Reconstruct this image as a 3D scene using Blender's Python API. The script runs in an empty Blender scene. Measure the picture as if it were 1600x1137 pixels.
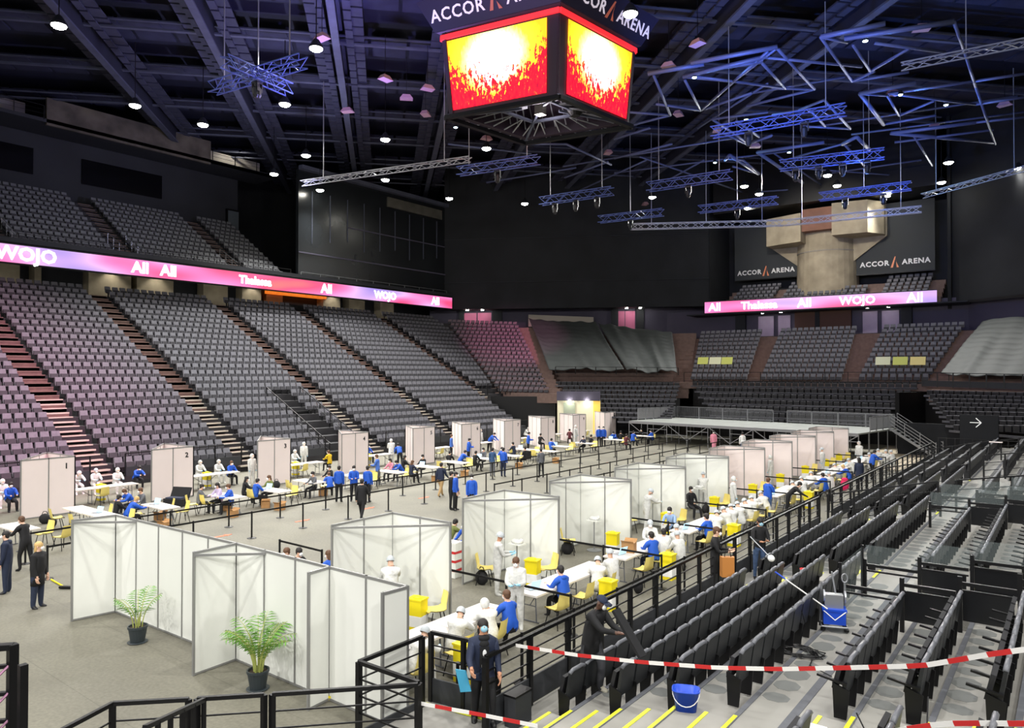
import bpy, bmesh, math, random
from mathutils import Vector, Matrix
from math import sin, cos, pi, radians as R_, atan2, hypot, sqrt

random.seed(7)
scn = bpy.context.scene
COL = scn.collection

# ------------------------------------------------------------------ camera
CH = 6.1                      # eye height over the arena floor
FPX = 1156.0                  # focal length for a 1600 px wide frame
YAW = R_(37.3)
PITCH = math.atan((584 - 568.5) / FPX)
cam_d = bpy.data.cameras.new('camera')
cam = bpy.data.objects.new('camera', cam_d)
COL.objects.link(cam)
cam.location = (0, 0, CH)
cam.rotation_euler = (pi / 2 + PITCH, 0, YAW)
cam_d.sensor_width = 36.0
cam_d.lens = FPX / 1600 * 36
cam_d.clip_start = 0.1
cam_d.clip_end = 400
scn.camera = cam

# ------------------------------------------------------------------ world, exposure
w = bpy.data.worlds.new('hall_ambient')
scn.world = w
w.use_nodes = True
w.node_tree.nodes['Background'].inputs[0].default_value = (0.8, 0.82, 0.9, 1)
w.node_tree.nodes['Background'].inputs[1].default_value = 0.17
scn.view_settings.view_transform = 'Standard'
scn.view_settings.look = 'None'
scn.view_settings.exposure = 0.55
scn.view_settings.gamma = 1.0
scn.view_settings.use_curve_mapping = False
try:
    scn.cycles.use_denoising = True
    scn.cycles.max_bounces = 5
    scn.cycles.diffuse_bounces = 2
    scn.cycles.glossy_bounces = 2
    scn.cycles.transparent_max_bounces = 12
    scn.cycles.sample_clamp_indirect = 4.0
except Exception:
    pass

def ray(px, py):
    u = (px - 800) / FPX; v = (568.5 - py) / FPX
    fw = Vector((-sin(YAW) * cos(PITCH), cos(YAW) * cos(PITCH), sin(PITCH)))
    r = Vector((cos(YAW), sin(YAW), 0)); up = r.cross(fw)
    return fw + u * r + v * up
O = Vector((0, 0, CH))
def onz(px, py, z=0.0):
    d = ray(px, py); return O + d * ((z - CH) / d.z)
def onx(px, py, x):
    d = ray(px, py); return O + d * (x / d.x)
def ony(px, py, y):
    d = ray(px, py); return O + d * (y / d.y)
def ond(px, py, D):
    return O + ray(px, py) * D

def S(r, g, b):
    f = lambda c: (c / 255 / 12.92) if c / 255 <= 0.04045 else ((c / 255 + 0.055) / 1.055) ** 2.4
    return (f(r), f(g), f(b), 1)

LIGHTS = []
def spot(loc, target, power, color=(1, 1, 1), angle=110, blend=0.9, size=0.35, name='spot_light'):
    d = bpy.data.lights.new(name, 'SPOT'); d.energy = power; d.color = color
    d.spot_size = R_(angle); d.spot_blend = blend; d.shadow_soft_size = size
    o = bpy.data.objects.new(name, d); COL.objects.link(o); o.location = loc
    o.rotation_euler = (Vector(target) - Vector(loc)).to_track_quat('-Z', 'Y').to_euler()
    return o

# house lights: the white lamps hanging under the roof (pixel of each lamp, height 24-25 m)
LAMPS = [(92, 40), (211, 165), (317, 195), (445, 163), (494, 76), (478, 243), (602, 218), (602, 281),
         (500, 297), (702, 310), (760, 232), (820, 318), (985, 22), (1019, 308), (1163, 291), (1186, 303),
         (1293, 274), (1308, 290), (1168, 325), (1387, 305), (1471, 285), (1482, 254), (1592, 263), (428, 272)]
LAMP_POS = [onz(x, y, 24.5) for x, y in LAMPS]
LP = 5900
for p in LAMP_POS:
    spot(p - Vector((0, 0, 0.35)), (p.x * 0.75 - 5, p.y * 0.8 + (6 if p.y < 55 else -6), 0), LP * (1 if p.y < 52 else .7), (1.0, 0.985, 0.94), 125)
# the lamps of the same ring that hang above and behind the photographer
for x, y in ((-38, 4), (-24, 10), (-8, 12), (-30, -6), (-12, -4), (4, 6), (8, 20), (6, 36)):
    spot((x, y, 25), (x * 0.85 - 4, y + 5, 0), LP * 0.95, (1.0, 0.985, 0.94), 130)
for x, y in ((-30, -14), (-16, -14), (-2, -12), (10, -4), (16, 10)):  # added unseen fill spots, low behind the camera, to brighten panels facing it
    spot((x, y, 15), (-24 + x * .1, 34, 2), LP * .95, (1.0, 0.985, 0.95), 100, .9, .6)
# coloured stage wash: violet on the left grandstand and far corner, blue on the roof trusses
spot((-26, 14, 22), (-50, 13, 4), 26000, (1.0, 0.36, 0.62), 58, 0.8, 0.3, 'violet_wash')
spot((-30, 54, 22), (-54, 70, 8), 20000, (1.0, 0.34, 0.60), 26, 0.8, 0.3, 'violet_wash')
spot((-26, 22, 20), (-22, 20, 30), 6000, (0.55, 0.30, 1.0), 160, 0.6, 0.5, 'violet_wash')
spot((-14, 38, 19), (-8, 48, 30), 4200, (0.13, 0.26, 1.0), 165, 0.6, 0.5, 'blue_wash')
spot((-12, 56, 19), (-12, 60, 30), 2600, (0.13, 0.28, 1.0), 165, 0.6, 0.5, 'blue_wash')
spot((-34, 30, 20), (-36, 28, 30), 4500, (0.34, 0.28, 1.0), 165, 0.6, 0.5, 'blue_wash')
spot((-48, 36, 19), (-52, 30, 30), 3500, (0.55, 0.55, 0.9), 165, 0.6, 0.5, 'blue_wash')

spot((-22, 66, 24), (-21, 86, 18), 5500, (1.0, 0.93, 0.80), 60, 0.9, 0.4, 'pillar_light')

# ------------------------------------------------------------------ materials
MATS = {}
def mat(name, c, rough=0.6, metal=0.0, var=0.0, scale=8.0, bump=0.0, emit=None, es=0.0, alpha=1.0, spec=0.5, trans=0.0):
    if name in MATS: return MATS[name]
    m = bpy.data.materials.new(name); m.use_nodes = True
    nt = m.node_tree; b = nt.nodes['Principled BSDF']
    b.inputs['Base Color'].default_value = c
    b.inputs['Roughness'].default_value = rough
    b.inputs['Metallic'].default_value = metal
    b.inputs['Specular IOR Level'].default_value = spec
    if trans: b.inputs['Transmission Weight'].default_value = trans
    if alpha < 1: b.inputs['Alpha'].default_value = alpha
    if emit:
        b.inputs['Emission Color'].default_value = emit; b.inputs['Emission Strength'].default_value = es
    if var or bump:
        tc = nt.nodes.new('ShaderNodeTexCoord'); n = nt.nodes.new('ShaderNodeTexNoise')
        n.inputs['Scale'].default_value = scale; n.inputs['Detail'].default_value = 3
        nt.links.new(tc.outputs['Object'], n.inputs['Vector'])
        if var:
            mx = nt.nodes.new('ShaderNodeMixRGB'); mx.blend_type = 'MULTIPLY'; mx.inputs[0].default_value = 1
            mr = nt.nodes.new('ShaderNodeMapRange')
            mr.inputs['From Min'].default_value = 0.3; mr.inputs['From Max'].default_value = 0.7
            mr.inputs['To Min'].default_value = 1 - var; mr.inputs['To Max'].default_value = 1 + var * 0.5
            nt.links.new(n.outputs['Fac'], mr.inputs['Value'])
            mx.inputs[1].default_value = c; nt.links.new(mr.outputs[0], mx.inputs[2])
            nt.links.new(mx.outputs[0], b.inputs['Base Color'])
        if bump:
            bp = nt.nodes.new('ShaderNodeBump'); bp.inputs['Strength'].default_value = bump
            bp.inputs['Distance'].default_value = 0.02
            nt.links.new(n.outputs['Fac'], bp.inputs['Height']); nt.links.new(bp.outputs[0], b.inputs['Normal'])
    MATS[name] = m
    return m

M_black = mat('black_steel', S(14, 14, 16), 0.45, 0.3)
M_blackp = mat('black_plastic', S(32, 34, 37), 0.42, 0, 0.1, 20)
M_seatg = mat('seat_fabric_grey', S(112, 112, 119), 0.8, 0, 0.15, 6)
M_seatd = mat('seat_shell_dark', S(30, 30, 34), 0.6)
M_pan = mat('seat_pan_shade_grey', S(58, 57, 62), 0.8)  # darker than the backrest: shade between the rows is put into the colour
M_curtain = mat('black_curtain', S(30, 32, 36), 0.9, 0, 0.3, 0.4)
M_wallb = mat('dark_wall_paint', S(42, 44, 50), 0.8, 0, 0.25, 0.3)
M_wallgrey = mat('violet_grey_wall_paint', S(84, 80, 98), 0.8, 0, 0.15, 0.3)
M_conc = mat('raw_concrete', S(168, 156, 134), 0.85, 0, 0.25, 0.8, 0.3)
M_concg = mat('pale_concrete', S(150, 145, 138), 0.85, 0, 0.2, 0.8)
M_wood = mat('brown_step_boards', S(118, 96, 88), 0.7, 0, 0.2, 3)
M_terr = mat('dark_terrace_concrete', S(48, 47, 50), 0.8, 0, 0.2, 1)
M_tread = mat('pale_step_edge', S(190, 182, 168), 0.7)
M_grey = mat('galvanised_steel', S(150, 152, 155), 0.4, 0.6)
M_alu = mat('aluminium_profile', S(150, 150, 148), 0.4, 0.4)
M_white = mat('white_panel', S(232, 233, 226), 0.55, 0, 0.04, 0.8)
M_whitew = mat('pink_lit_white_panel', S(236, 222, 218), 0.55, 0, 0.04, 0.8)  # pink light falling on the kiosks is mixed into this white
M_tab = mat('white_table_plastic', S(222, 216, 210), 0.5)
M_yel = mat('yellow_chair_plastic', S(236, 216, 122), 0.5)
M_yelb = mat('bright_yellow_plastic', S(240, 220, 20), 0.5)
M_card = mat('brown_cardboard', S(176, 132, 84), 0.8, 0, 0.1, 8)
M_blue = mat('blue_plastic', S(20, 70, 190), 0.35)
M_red = mat('red_plastic', S(205, 30, 35), 0.4)
M_tapw = mat('white_tape', S(238, 236, 232), 0.5)
M_tapr = mat('red_tape', S(200, 38, 38), 0.5)
M_navy = mat('roof_deck_navy', S(30, 32, 50), 0.8, 0, 0.3, 0.5)
M_beam = mat('roof_beam_grey', S(84, 88, 104), 0.6, 0.2, 0.2, 1)
M_tube = mat('roof_tube_blue_grey', S(96, 104, 140), 0.5, 0.3)  # tint of the blue roof light is part of this grey
M_truss = mat('truss_aluminium', S(170, 172, 178), 0.35, 0.6)
M_trussb = mat('truss_blue_lit', S(86, 104, 170), 0.4, 0.3)  # blue of the roof light is put into the truss colour
M_tarp = mat('grey_tarpaulin', S(48, 53, 52), 0.7, 0, 0.18, 0.5, 0.6)
M_yedge = mat('yellow_step_edge', S(228, 232, 50), 0.5)
M_glass = mat('clear_glass', S(190, 205, 205), 0.03, 0, alpha=0.06)
M_lamp = mat('lamp_glass_lit', (1, 1, 1, 1), 0.5, emit=(1, 0.97, 0.86, 1), es=60)
M_skin1 = mat('skin_light', S(222, 178, 152), 0.55)
M_skin2 = mat('skin_tan', S(186, 134, 104), 0.55)
M_skin3 = mat('skin_dark', S(92, 62, 48), 0.5)
M_cov = mat('white_coverall', S(216, 216, 212), 0.7, 0, 0.16, 12, 1.0)
M_bluej = mat('royal_blue_jacket', S(24, 84, 190), 0.7, 0, 0.12, 10)
M_navyj = mat('navy_cloth', S(26, 36, 62), 0.75, 0, 0.15, 10)
M_blk = mat('black_cloth', S(20, 20, 23), 0.8, 0, 0.1, 10)
M_greyc = mat('grey_cloth', S(96, 98, 104), 0.8, 0, 0.1, 10)
M_dgrey = mat('dark_grey_cloth', S(54, 55, 60), 0.8, 0, 0.1, 10)
M_jean = mat('blue_denim', S(70, 92, 128), 0.8, 0, 0.3, 14)
M_djean = mat('dark_denim', S(34, 44, 66), 0.8, 0, 0.1, 10)
M_beige = mat('beige_cloth', S(170, 140, 96), 0.8)
M_pink = mat('pink_cloth', S(222, 140, 160), 0.8)
M_lil = mat('lilac_cloth', S(196, 180, 214), 0.8)
M_hot = mat('magenta_cloth', S(214, 30, 90), 0.8)
M_stripe = None
M_hairb = mat('dark_hair', S(30, 24, 22), 0.6)
M_hairn = mat('brown_hair', S(92, 62, 40), 0.6)
M_hairy = mat('blond_hair', S(206, 170, 110), 0.6)
M_net = mat('hair_net', S(190, 196, 200), 0.6)
M_maskw = mat('white_face_mask', S(240, 240, 238), 0.6)
M_maskb = mat('pale_blue_face_mask', S(150, 200, 222), 0.6)
M_shoe = mat('pale_shoe', S(205, 200, 182), 0.6)
M_shoeb = mat('black_shoe', S(18, 18, 20), 0.5)
M_org = mat('orange_marking', S(232, 120, 84), 0.7)
M_leaf = mat('palm_leaf', S(98, 150, 48), 0.55, 0, 0.25, 6)
M_stem = mat('palm_stem', S(170, 178, 96), 0.6)
M_pot = mat('dark_plant_pot', S(46, 54, 58), 0.5)
M_soil = mat('potting_soil', S(50, 36, 28), 0.9)
M_paper = mat('white_paper', S(238, 238, 240), 0.6)
M_screen = mat('pale_tablet_screen', S(170, 205, 225), 0.3, emit=S(170, 205, 225), es=0.5)
M_brownb = mat('tan_bag_leather', S(186, 122, 56), 0.6)
M_txt = mat('white_lettering', S(235, 235, 235), 0.5)
M_txtb = mat('black_lettering', S(25, 25, 28), 0.5)
M_green = mat('olive_cloth', S(110, 118, 60), 0.8)

# ------------------------------------------------------------------ mesh builder
class MB:
    def __init__(s): s.v = []; s.f = []; s.m = []; s.uv = None
    def add(s, vs, fs, mi=0):
        n = len(s.v); s.v += [tuple(v) for v in vs]; s.f += [tuple(i + n for i in f) for f in fs]; s.m += [mi] * len(fs)
        return s
    def box(s, c, d, mi=0, rz=0.0, M=None):
        x, y, z = d[0] / 2, d[1] / 2, d[2] / 2
        vs = [Vector((a * x, b * y, e * z)) for a in (-1, 1) for b in (-1, 1) for e in (-1, 1)]
        if rz: rm = Matrix.Rotation(rz, 3, 'Z'); vs = [rm @ v for v in vs]
        if M is not None: vs = [M @ v for v in vs]
        vs = [v + Vector(c) for v in vs]
        return s.add(vs, [(0, 1, 3, 2), (4, 6, 7, 5), (0, 4, 5, 1), (2, 3, 7, 6), (0, 2, 6, 4), (1, 5, 7, 3)], mi)
    def bb(s, x0, x1, y0, y1, z0, z1, mi=0):
        return s.box(((x0 + x1) / 2, (y0 + y1) / 2, (z0 + z1) / 2), (abs(x1 - x0), abs(y1 - y0), abs(z1 - z0)), mi)
    def bar(s, p, q, a, b=None, mi=0):
        p = Vector(p); q = Vector(q); d = q - p; L = d.length
        if L < 1e-6: return s
        b = b or a
        z = d / L; x = z.cross(Vector((0, 0, 1)))
        if x.length < 1e-3: x = Vector((1, 0, 0))
        x.normalize(); y = x.cross(z)
        vs = []
        for t in (p, q):
            for i, j in ((-1, -1), (1, -1), (1, 1), (-1, 1)): vs.append(t + x * (i * a / 2) + y * (j * b / 2))
        return s.add(vs, [(0, 3, 2, 1), (4, 5, 6, 7), (0, 1, 5, 4), (1, 2, 6, 5), (2, 3, 7, 6), (3, 0, 4, 7)], mi)
    def tube(s, pts, r, n=6, mi=0, rs=None):
        pts = [Vector(p) for p in pts]; k = len(pts); rings = []
        for i, p in enumerate(pts):
            d = (pts[min(i + 1, k - 1)] - pts[max(i - 1, 0)])
            if d.length < 1e-9: d = Vector((0, 0, 1))
            d.normalize(); x = d.cross(Vector((0, 0, 1)))
            if x.length < 1e-2: x = d.cross(Vector((0, 1, 0)))
            x.normalize(); y = d.cross(x); rr = rs[i] if rs else r
            rings.append([p + (x * cos(2 * pi * j / n) + y * sin(2 * pi * j / n)) * rr for j in range(n)])
        vs = [v for rg in rings for v in rg]; fs = []
        for i in range(k - 1):
            for j in range(n):
                a = i * n + j; b = i * n + (j + 1) % n
                fs.append((a, b, b + n, a + n))
        fs.append(tuple(range(n))[::-1]); fs.append(tuple((k - 1) * n + j for j in range(n)))
        return s.add(vs, fs, mi)
    def lathe(s, prof, c=(0, 0, 0), n=12, mi=0, sx=1, sy=1, a0=0.0, a1=2 * pi):
        c = Vector(c); full = abs(a1 - a0 - 2 * pi) < 1e-6; m = n if full else n + 1
        vs = [c + Vector((r * sx * cos(a0 + (a1 - a0) * j / n), r * sy * sin(a0 + (a1 - a0) * j / n), z)) for r, z in prof for j in range(m)]
        fs = []
        for i in range(len(prof) - 1):
            for j in range(n):
                a = i * m + j; b = i * m + (j + 1) % m
                fs.append((a, b, b + m, a + m))
        if full:
            fs.append(tuple(range(m))[::-1]); fs.append(tuple((len(prof) - 1) * m + j for j in range(m)))
        return s.add(vs, fs, mi)
    def ell(s, c, r, n=10, k=6, mi=0, t0=-90, t1=90, M=None):
        vs = []; c = Vector(c)
        for i in range(k + 1):
            t = R_(t0 + (t1 - t0) * i / k)
            for j in range(n):
                a = 2 * pi * j / n
                v = Vector((r[0] * cos(t) * cos(a), r[1] * cos(t) * sin(a), r[2] * sin(t)))
                if M is not None: v = M @ v
                vs.append(c + v)
        fs = [(i * n + j, i * n + (j + 1) % n, (i + 1) * n + (j + 1) % n, (i + 1) * n + j) for i in range(k) for j in range(n)]
        return s.add(vs, fs, mi)
    def slab(s, pts, z0, z1, mi=0):
        n = len(pts); vs = [(p[0], p[1], z0) for p in pts] + [(p[0], p[1], z1) for p in pts]
        fs = [tuple(range(n))[::-1], tuple(range(n, 2 * n))] + [(i, (i + 1) % n, n + (i + 1) % n, n + i) for i in range(n)]
        return s.add(vs, fs, mi)
    def wall(s, a, b, z0, z1, t=0.3, mi=0):
        a = Vector((a[0], a[1], 0)); b = Vector((b[0], b[1], 0)); d = (b - a).normalized(); nrm = Vector((-d.y, d.x, 0)) * t / 2
        return s.slab([a - nrm, b - nrm, b + nrm, a + nrm], z0, z1, mi)
    def thick(s, quad, t, mi=0):
        q = [Vector(p) for p in quad]; n = (q[1] - q[0]).cross(q[2] - q[0]).normalized() * t / 2
        k = len(q); vs = [p - n for p in q] + [p + n for p in q]
        fs = [tuple(range(k))[::-1], tuple(range(k, 2 * k))] + [(i, (i + 1) % k, k + (i + 1) % k, k + i) for i in range(k)]
        return s.add(vs, fs, mi)
    def mesh(s, name, mats, smooth=False):
        me = bpy.data.meshes.new(name); me.from_pydata(s.v, [], s.f)
        for m in (mats if isinstance(mats, (list, tuple)) else [mats]): me.materials.append(m)
        if any(s.m): me.polygons.foreach_set('material_index', s.m)
        if smooth: me.polygons.foreach_set('use_smooth', [True] * len(me.polygons))
        me.update(); return me
    def build(s, name, mats, parent=None, smooth=False, loc=None):
        return obj(name, s.mesh(name, mats, smooth), parent, loc)

def obj(name, me, parent=None, loc=None, rz=0.0):
    o = bpy.data.objects.new(name, me); COL.objects.link(o)
    if parent is not None: o.parent = parent
    if loc is not None: o.location = loc
    if rz: o.rotation_euler = (0, 0, rz)
    return o
USED = set()
NW = ['zero', 'one', 'two', 'three', 'four', 'five', 'six', 'seven', 'eight', 'nine', 'ten']
import re
def tag(o, label, cat, group=None):
    label = re.sub(r'\b(\d+)\b', lambda m_: NW[int(m_.group(1))] if int(m_.group(1)) < 11 else m_.group(1), label)
    n = len(label.split())
    if n > 16 or n < 4: print('LABEL LENGTH', n, label)
    if label in USED: print('DUP LABEL', label)
    USED.add(label)
    o['label'] = label; o['category'] = cat
    if group: o['group'] = group
    return o
def thing(name, label, cat, loc=(0, 0, 0), rz=0.0, group=None):
    o = bpy.data.objects.new(name, None); COL.objects.link(o); o.location = loc; o.rotation_euler = (0, 0, rz)
    o.empty_display_size = 0.2
    return tag(o, label, cat, group)
def struct(name, mb, mats, parent=None, smooth=False):
    o = mb.build(name, mats, parent, smooth)
    if parent is None: o['kind'] = 'structure'
    return o
def stuff(o): o['kind'] = 'stuff'; return o
ORD = ['zeroth', 'first', 'second', 'third', 'fourth', 'fifth', 'sixth', 'seventh', 'eighth', 'ninth', 'tenth', 'eleventh', 'twelfth',
       'thirteenth', 'fourteenth', 'fifteenth', 'sixteenth', 'seventeenth', 'eighteenth', 'nineteenth', 'twentieth', 'twenty-first',
       'twenty-second', 'twenty-third', 'twenty-fourth', 'twenty-fifth', 'twenty-sixth', 'twenty-seventh', 'twenty-eighth']
def text_mb(body, size, depth=0.01, bold=0.0, space=1.0):
    c = bpy.data.curves.new('lettering', 'FONT'); c.body = body; c.size = size; c.extrude = depth; c.offset = bold
    c.align_x = 'CENTER'; c.align_y = 'CENTER'; c.space_character = space; c.resolution_u = 2
    o = bpy.data.objects.new('lettering', c); COL.objects.link(o)
    bpy.context.view_layer.update()
    me = bpy.data.meshes.new_from_object(o.evaluated_get(bpy.context.evaluated_depsgraph_get()))
    bpy.data.objects.remove(o); bpy.data.curves.remove(c)
    return me
def text(body, size, loc, xdir, updir, m, parent=None, depth=0.01, bold=0.0, name='lettering', space=1.0):
    me = text_mb(body, size, depth, bold, space); me.materials.clear(); me.materials.append(m)
    o = obj(name, me, parent)
    x = Vector(xdir).normalized(); u = Vector(updir); u = (u - x * u.dot(x)).normalized(); n = x.cross(u)
    o.matrix_local = Matrix(((x.x, u.x, n.x, loc[0]), (x.y, u.y, n.y, loc[1]), (x.z, u.z, n.z, loc[2]), (0, 0, 0, 1)))
    return o

# ================================================================== THE HALL
def lerp(a, b, t): return Vector(a) + (Vector(b) - Vector(a)) * t

# floor: grey event carpet laid in strips
m = bpy.data.materials.new('grey_event_carpet'); m.use_nodes = True
nt = m.node_tree; b = nt.nodes['Principled BSDF']; b.inputs['Roughness'].default_value = 0.7
tc = nt.nodes.new('ShaderNodeTexCoord')
n1 = nt.nodes.new('ShaderNodeTexNoise'); n1.inputs['Scale'].default_value = 0.35; n1.inputs['Detail'].default_value = 5
n2 = nt.nodes.new('ShaderNodeTexNoise'); n2.inputs['Scale'].default_value = 14; n2.inputs['Detail'].default_value = 3
br = nt.nodes.new('ShaderNodeTexBrick'); br.inputs['Scale'].default_value = 1.0
br.inputs['Color1'].default_value = (1, 1, 1, 1); br.inputs['Color2'].default_value = (0.95, 0.95, 0.95, 1)
br.inputs['Mortar'].default_value = (0.80, 0.80, 0.80, 1); br.inputs['Mortar Size'].default_value = 0.012
br.inputs['Brick Width'].default_value = 18; br.inputs['Row Height'].default_value = 2.0
mp = nt.nodes.new('ShaderNodeMapping'); mp.inputs['Rotation'].default_value = (0, 0, 0.02)
nt.links.new(tc.outputs['Object'], n1.inputs['Vector']); nt.links.new(tc.outputs['Object'], n2.inputs['Vector'])
nt.links.new(tc.outputs['Object'], mp.inputs['Vector']); nt.links.new(mp.outputs[0], br.inputs['Vector'])
cr = nt.nodes.new('ShaderNodeValToRGB')
cr.color_ramp.elements[0].position = 0.35; cr.color_ramp.elements[0].color = S(106, 103, 91)
cr.color_ramp.elements[1].position = 0.65; cr.color_ramp.elements[1].color = S(121, 118, 104)
nt.links.new(n1.outputs['Fac'], cr.inputs['Fac'])
x1 = nt.nodes.new('ShaderNodeMixRGB'); x1.blend_type = 'MULTIPLY'; x1.inputs[0].default_value = 1
nt.links.new(cr.outputs[0], x1.inputs[1]); nt.links.new(br.outputs['Color'], x1.inputs[2])
x2 = nt.nodes.new('ShaderNodeMixRGB'); x2.blend_type = 'OVERLAY'; x2.inputs[0].default_value = 0.35
nt.links.new(x1.outputs[0], x2.inputs[1]); nt.links.new(n2.outputs['Fac'], x2.inputs[2])
nt.links.new(x2.outputs[0], b.inputs['Base Color'])
M_carpet = m
struct('floor', MB().bb(-80, 32, -20, 112, -0.3, 0), M_carpet)

M_deckm = M_navy
struct('ceiling', MB().bb(-82, 40, -22, 114, 31.5, 31.8), M_navy)

# ---- left grandstand, lower tier
NL = 25; LX0 = -42.0; LDX = 0.875; LZ0 = 0.62; LDZ = 0.49
def lx(i): return LX0 - LDX * i
def lz(i): return LZ0 + LDZ * i
mb = MB()
for i in range(NL):
    y1 = 58 if i < 7 else 69.5
    mb.bb(lx(i) - 0.5, lx(i) + 0.40, 2, y1, lz(i) - 0.62, lz(i))
mb.bb(lx(NL - 1) - 5.5, lx(NL - 1) - 0.45, 2, 74, lz(NL - 1) - 0.4, lz(NL - 1) + 0.1)
mb.bb(LX0 - 0.4, LX0 + 0.45, 2, 58, 0, LZ0)
mb.bb(lx(7) + 0.3, lx(7) + 0.5, 58, 70, 0, lz(7))
struct('grandstand_terrace', mb, M_terr)
aisles = [18.3, 27.0, 37.6, 46.6, 57.4]
for k, ya in enumerate(aisles):
    mb = MB()
    for i in range(NL):
        if k == 4 and i < 7: continue
        wz = 0.66 if i < 8 else 0.8
        mi = 1 if i < 9 else 0
        mb.bb(lx(i) - 0.42, lx(i) + 0.40, ya - wz, ya + wz, lz(i) - (0.02 if i < 7 else .26), lz(i) + 0.03, 0)
        mb.bb(lx(i) + 0.40, lx(i) + 0.76, ya - wz, ya + wz, lz(i) - (0.3 if i < 7 else .5), lz(i) - 0.22, 0)
        mb.bb(lx(i) + 0.36, lx(i) + 0.43, ya - wz, ya + wz, lz(i) - 0.02, lz(i) + 0.045, mi)
        mb.bb(lx(i) + 0.74, lx(i) + 0.79, ya - wz, ya + wz, lz(i) - 0.3, lz(i) - 0.205, mi)
    struct('grandstand_aisle', mb, [M_wood, M_tread])

# seats of the grandstands: nearest 300 as things, the rest of a block as one stuff object
def seat_mesh(name, mats, w=0.47):
    s = MB()
    # tip-up seat standing up against its backrest, seen from the front; faces +X
    s.add([(0.10, -w / 2 + .02, 0.30), (0.10, w / 2 - .02, 0.30), (0.04, w / 2 - .02, 0.60), (0.04, -w / 2 + .02, 0.60),
           (0.20, -w / 2 + .02, 0.34), (0.20, w / 2 - .02, 0.34), (0.14, w / 2 - .02, 0.60), (0.14, -w / 2 + .02, 0.60)],
          [(0, 3, 2, 1), (4, 5, 6, 7), (0, 1, 5, 4), (1, 2, 6, 5), (2, 3, 7, 6), (3, 0, 4, 7)], 1)
    s.add([(-0.06, -w / 2 + .01, 0.36), (-0.06, w / 2 - .01, 0.36), (-0.24, w / 2 - .03, 0.84), (-0.24, -w / 2 + .03, 0.84),
           (0.02, -w / 2 + .01, 0.36), (0.02, w / 2 - .01, 0.36), (-0.12, w / 2 - .03, 0.88), (-0.12, -w / 2 + .03, 0.88)],
          [(0, 3, 2, 1), (4, 5, 6, 7), (0, 1, 5, 4), (1, 2, 6, 5), (2, 3, 7, 6), (3, 0, 4, 7)], 0)
    s.bb(-0.04, 0.10, -0.03, 0.03, 0, 0.36, 2)
    return s
SEAT = seat_mesh('upholstered_seat', None)
SEAT_ME = SEAT.mesh('upholstered_seat', [M_seatg, M_pan, M_seatd])
def add_seat(mb, x, y, z, rz):
    c, s_ = cos(rz), sin(rz)
    mb.add([(x + v[0] * c - v[1] * s_, y + v[0] * s_ + v[1] * c, z + v[2]) for v in SEAT.v], SEAT.f)
    mb.m[-len(SEAT.m):] = SEAT.m
blocks = [(7.0, 17.5, 0), (19.1, 26.2, 0), (27.8, 36.8, 0), (38.4, 45.8, 0), (47.4, 56.6, 0), (58.2, 69.0, 8)]
cands = []
rest = MB()
for bi, (ya, yb, i0) in enumerate(blocks):
    for i in range(i0, NL):
        pitch = 0.545 + 0.045 * i / (NL - 1)
        e = yb if bi != 5 else min(yb - 2.2, 60.2 + (i - 7) * 0.5)
        ns = int((e - ya) / pitch)
        pitch = (e - ya) / max(ns, 1)
        for k in range(ns):
            # gap where the stair well is cut into the third block's lower rows
            if bi == 2 and i < 8 and 33.2 < ya + pitch * (k + .5) < 35.6 - (i * 0.05): continue
            cands.append((bi, i, k, lx(i), ya + pitch * (k + .5), lz(i)))
def ind(c): return c[0] in (1,) and c[1] < 17 or (c[0] == 2 and c[1] < 6 and c[2] < 16)
n_ind = 0
blockname = {1: 'block behind kiosks one and two', 2: 'block behind kiosk three'}
for c in cands:
    bi, i, k, x, y, z = c
    if ind(c) and n_ind < 300 and k < 28:
        o = obj('upholstered_chair', SEAT_ME, None, (x, y, z))
        lab = f'grey seat, {ORD[k+1]} from left, {ORD[i+1]} row up, {blockname[bi]}'
        tag(o, lab, 'seat', 'upholstered seats in the left grandstand'); n_ind += 1
    else:
        add_seat(rest, x, y, z, 0.0)
o = rest.build('grandstand_seating', [M_seatg, M_pan, M_seatd]); tag(o, 'rows of grey upholstered seats filling the left grandstand', 'seating'); stuff(o)

# front rail of the left grandstand, with the dark skirt under it
def fence(name, label, cat, pts, z0, h, m=None, rails=(1.0,), step=1.6, post=0.06, rail=0.05, thin=0.025, skirt=None, group=None, mats=None):
    """posts and rails along a polyline; each post and each rail is a part"""
    m = m or M_black
    o = thing(name, label, cat, (pts[0][0], pts[0][1], z0), 0, group)
    org = Vector((pts[0][0], pts[0][1], z0))
    P = [Vector((p[0], p[1], p[2] if len(p) > 2 else z0)) - org for p in pts]
    for a, b_ in zip(P[:-1], P[1:]):
        L = (b_ - a).length; n = max(1, round(L / step)); dirv = (b_ - a)
        for k in range(n + 1):
            if k == 0 and a is not P[0]: continue
            q = a + dirv * (k / n)
            MB().bar((0, 0, 0), (0, 0, h), post).build('post', m, o, loc=q)
        for j, fz in enumerate(rails):
            t = rail if j == 0 else thin
            MB().bar(a + Vector((0, 0, h * fz)), b_ + Vector((0, 0, h * fz)), t).build('handrail' if j == 0 else 'rail', m, o)
        if skirt:
            up0 = Vector((0, 0, h * skirt[0])); up1 = Vector((0, 0, h * skirt[1]))
            MB().thick([a + up0, b_ + up0, b_ + up1, a + up1], 0.03).build('skirt_panel', skirt[2], o)
    return o
M_skirt = mat('dark_mesh_skirt', S(44, 46, 50), 0.7)
fx = LX0 + 1.1
fence('front_railing', 'black front railing of the left grandstand, nearest section', 'railing', [(fx, 8), (fx, 17.4)], 0.55, 1.25, rails=(1, .08), step=1.7, skirt=(.02, .42, M_skirt))
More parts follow.
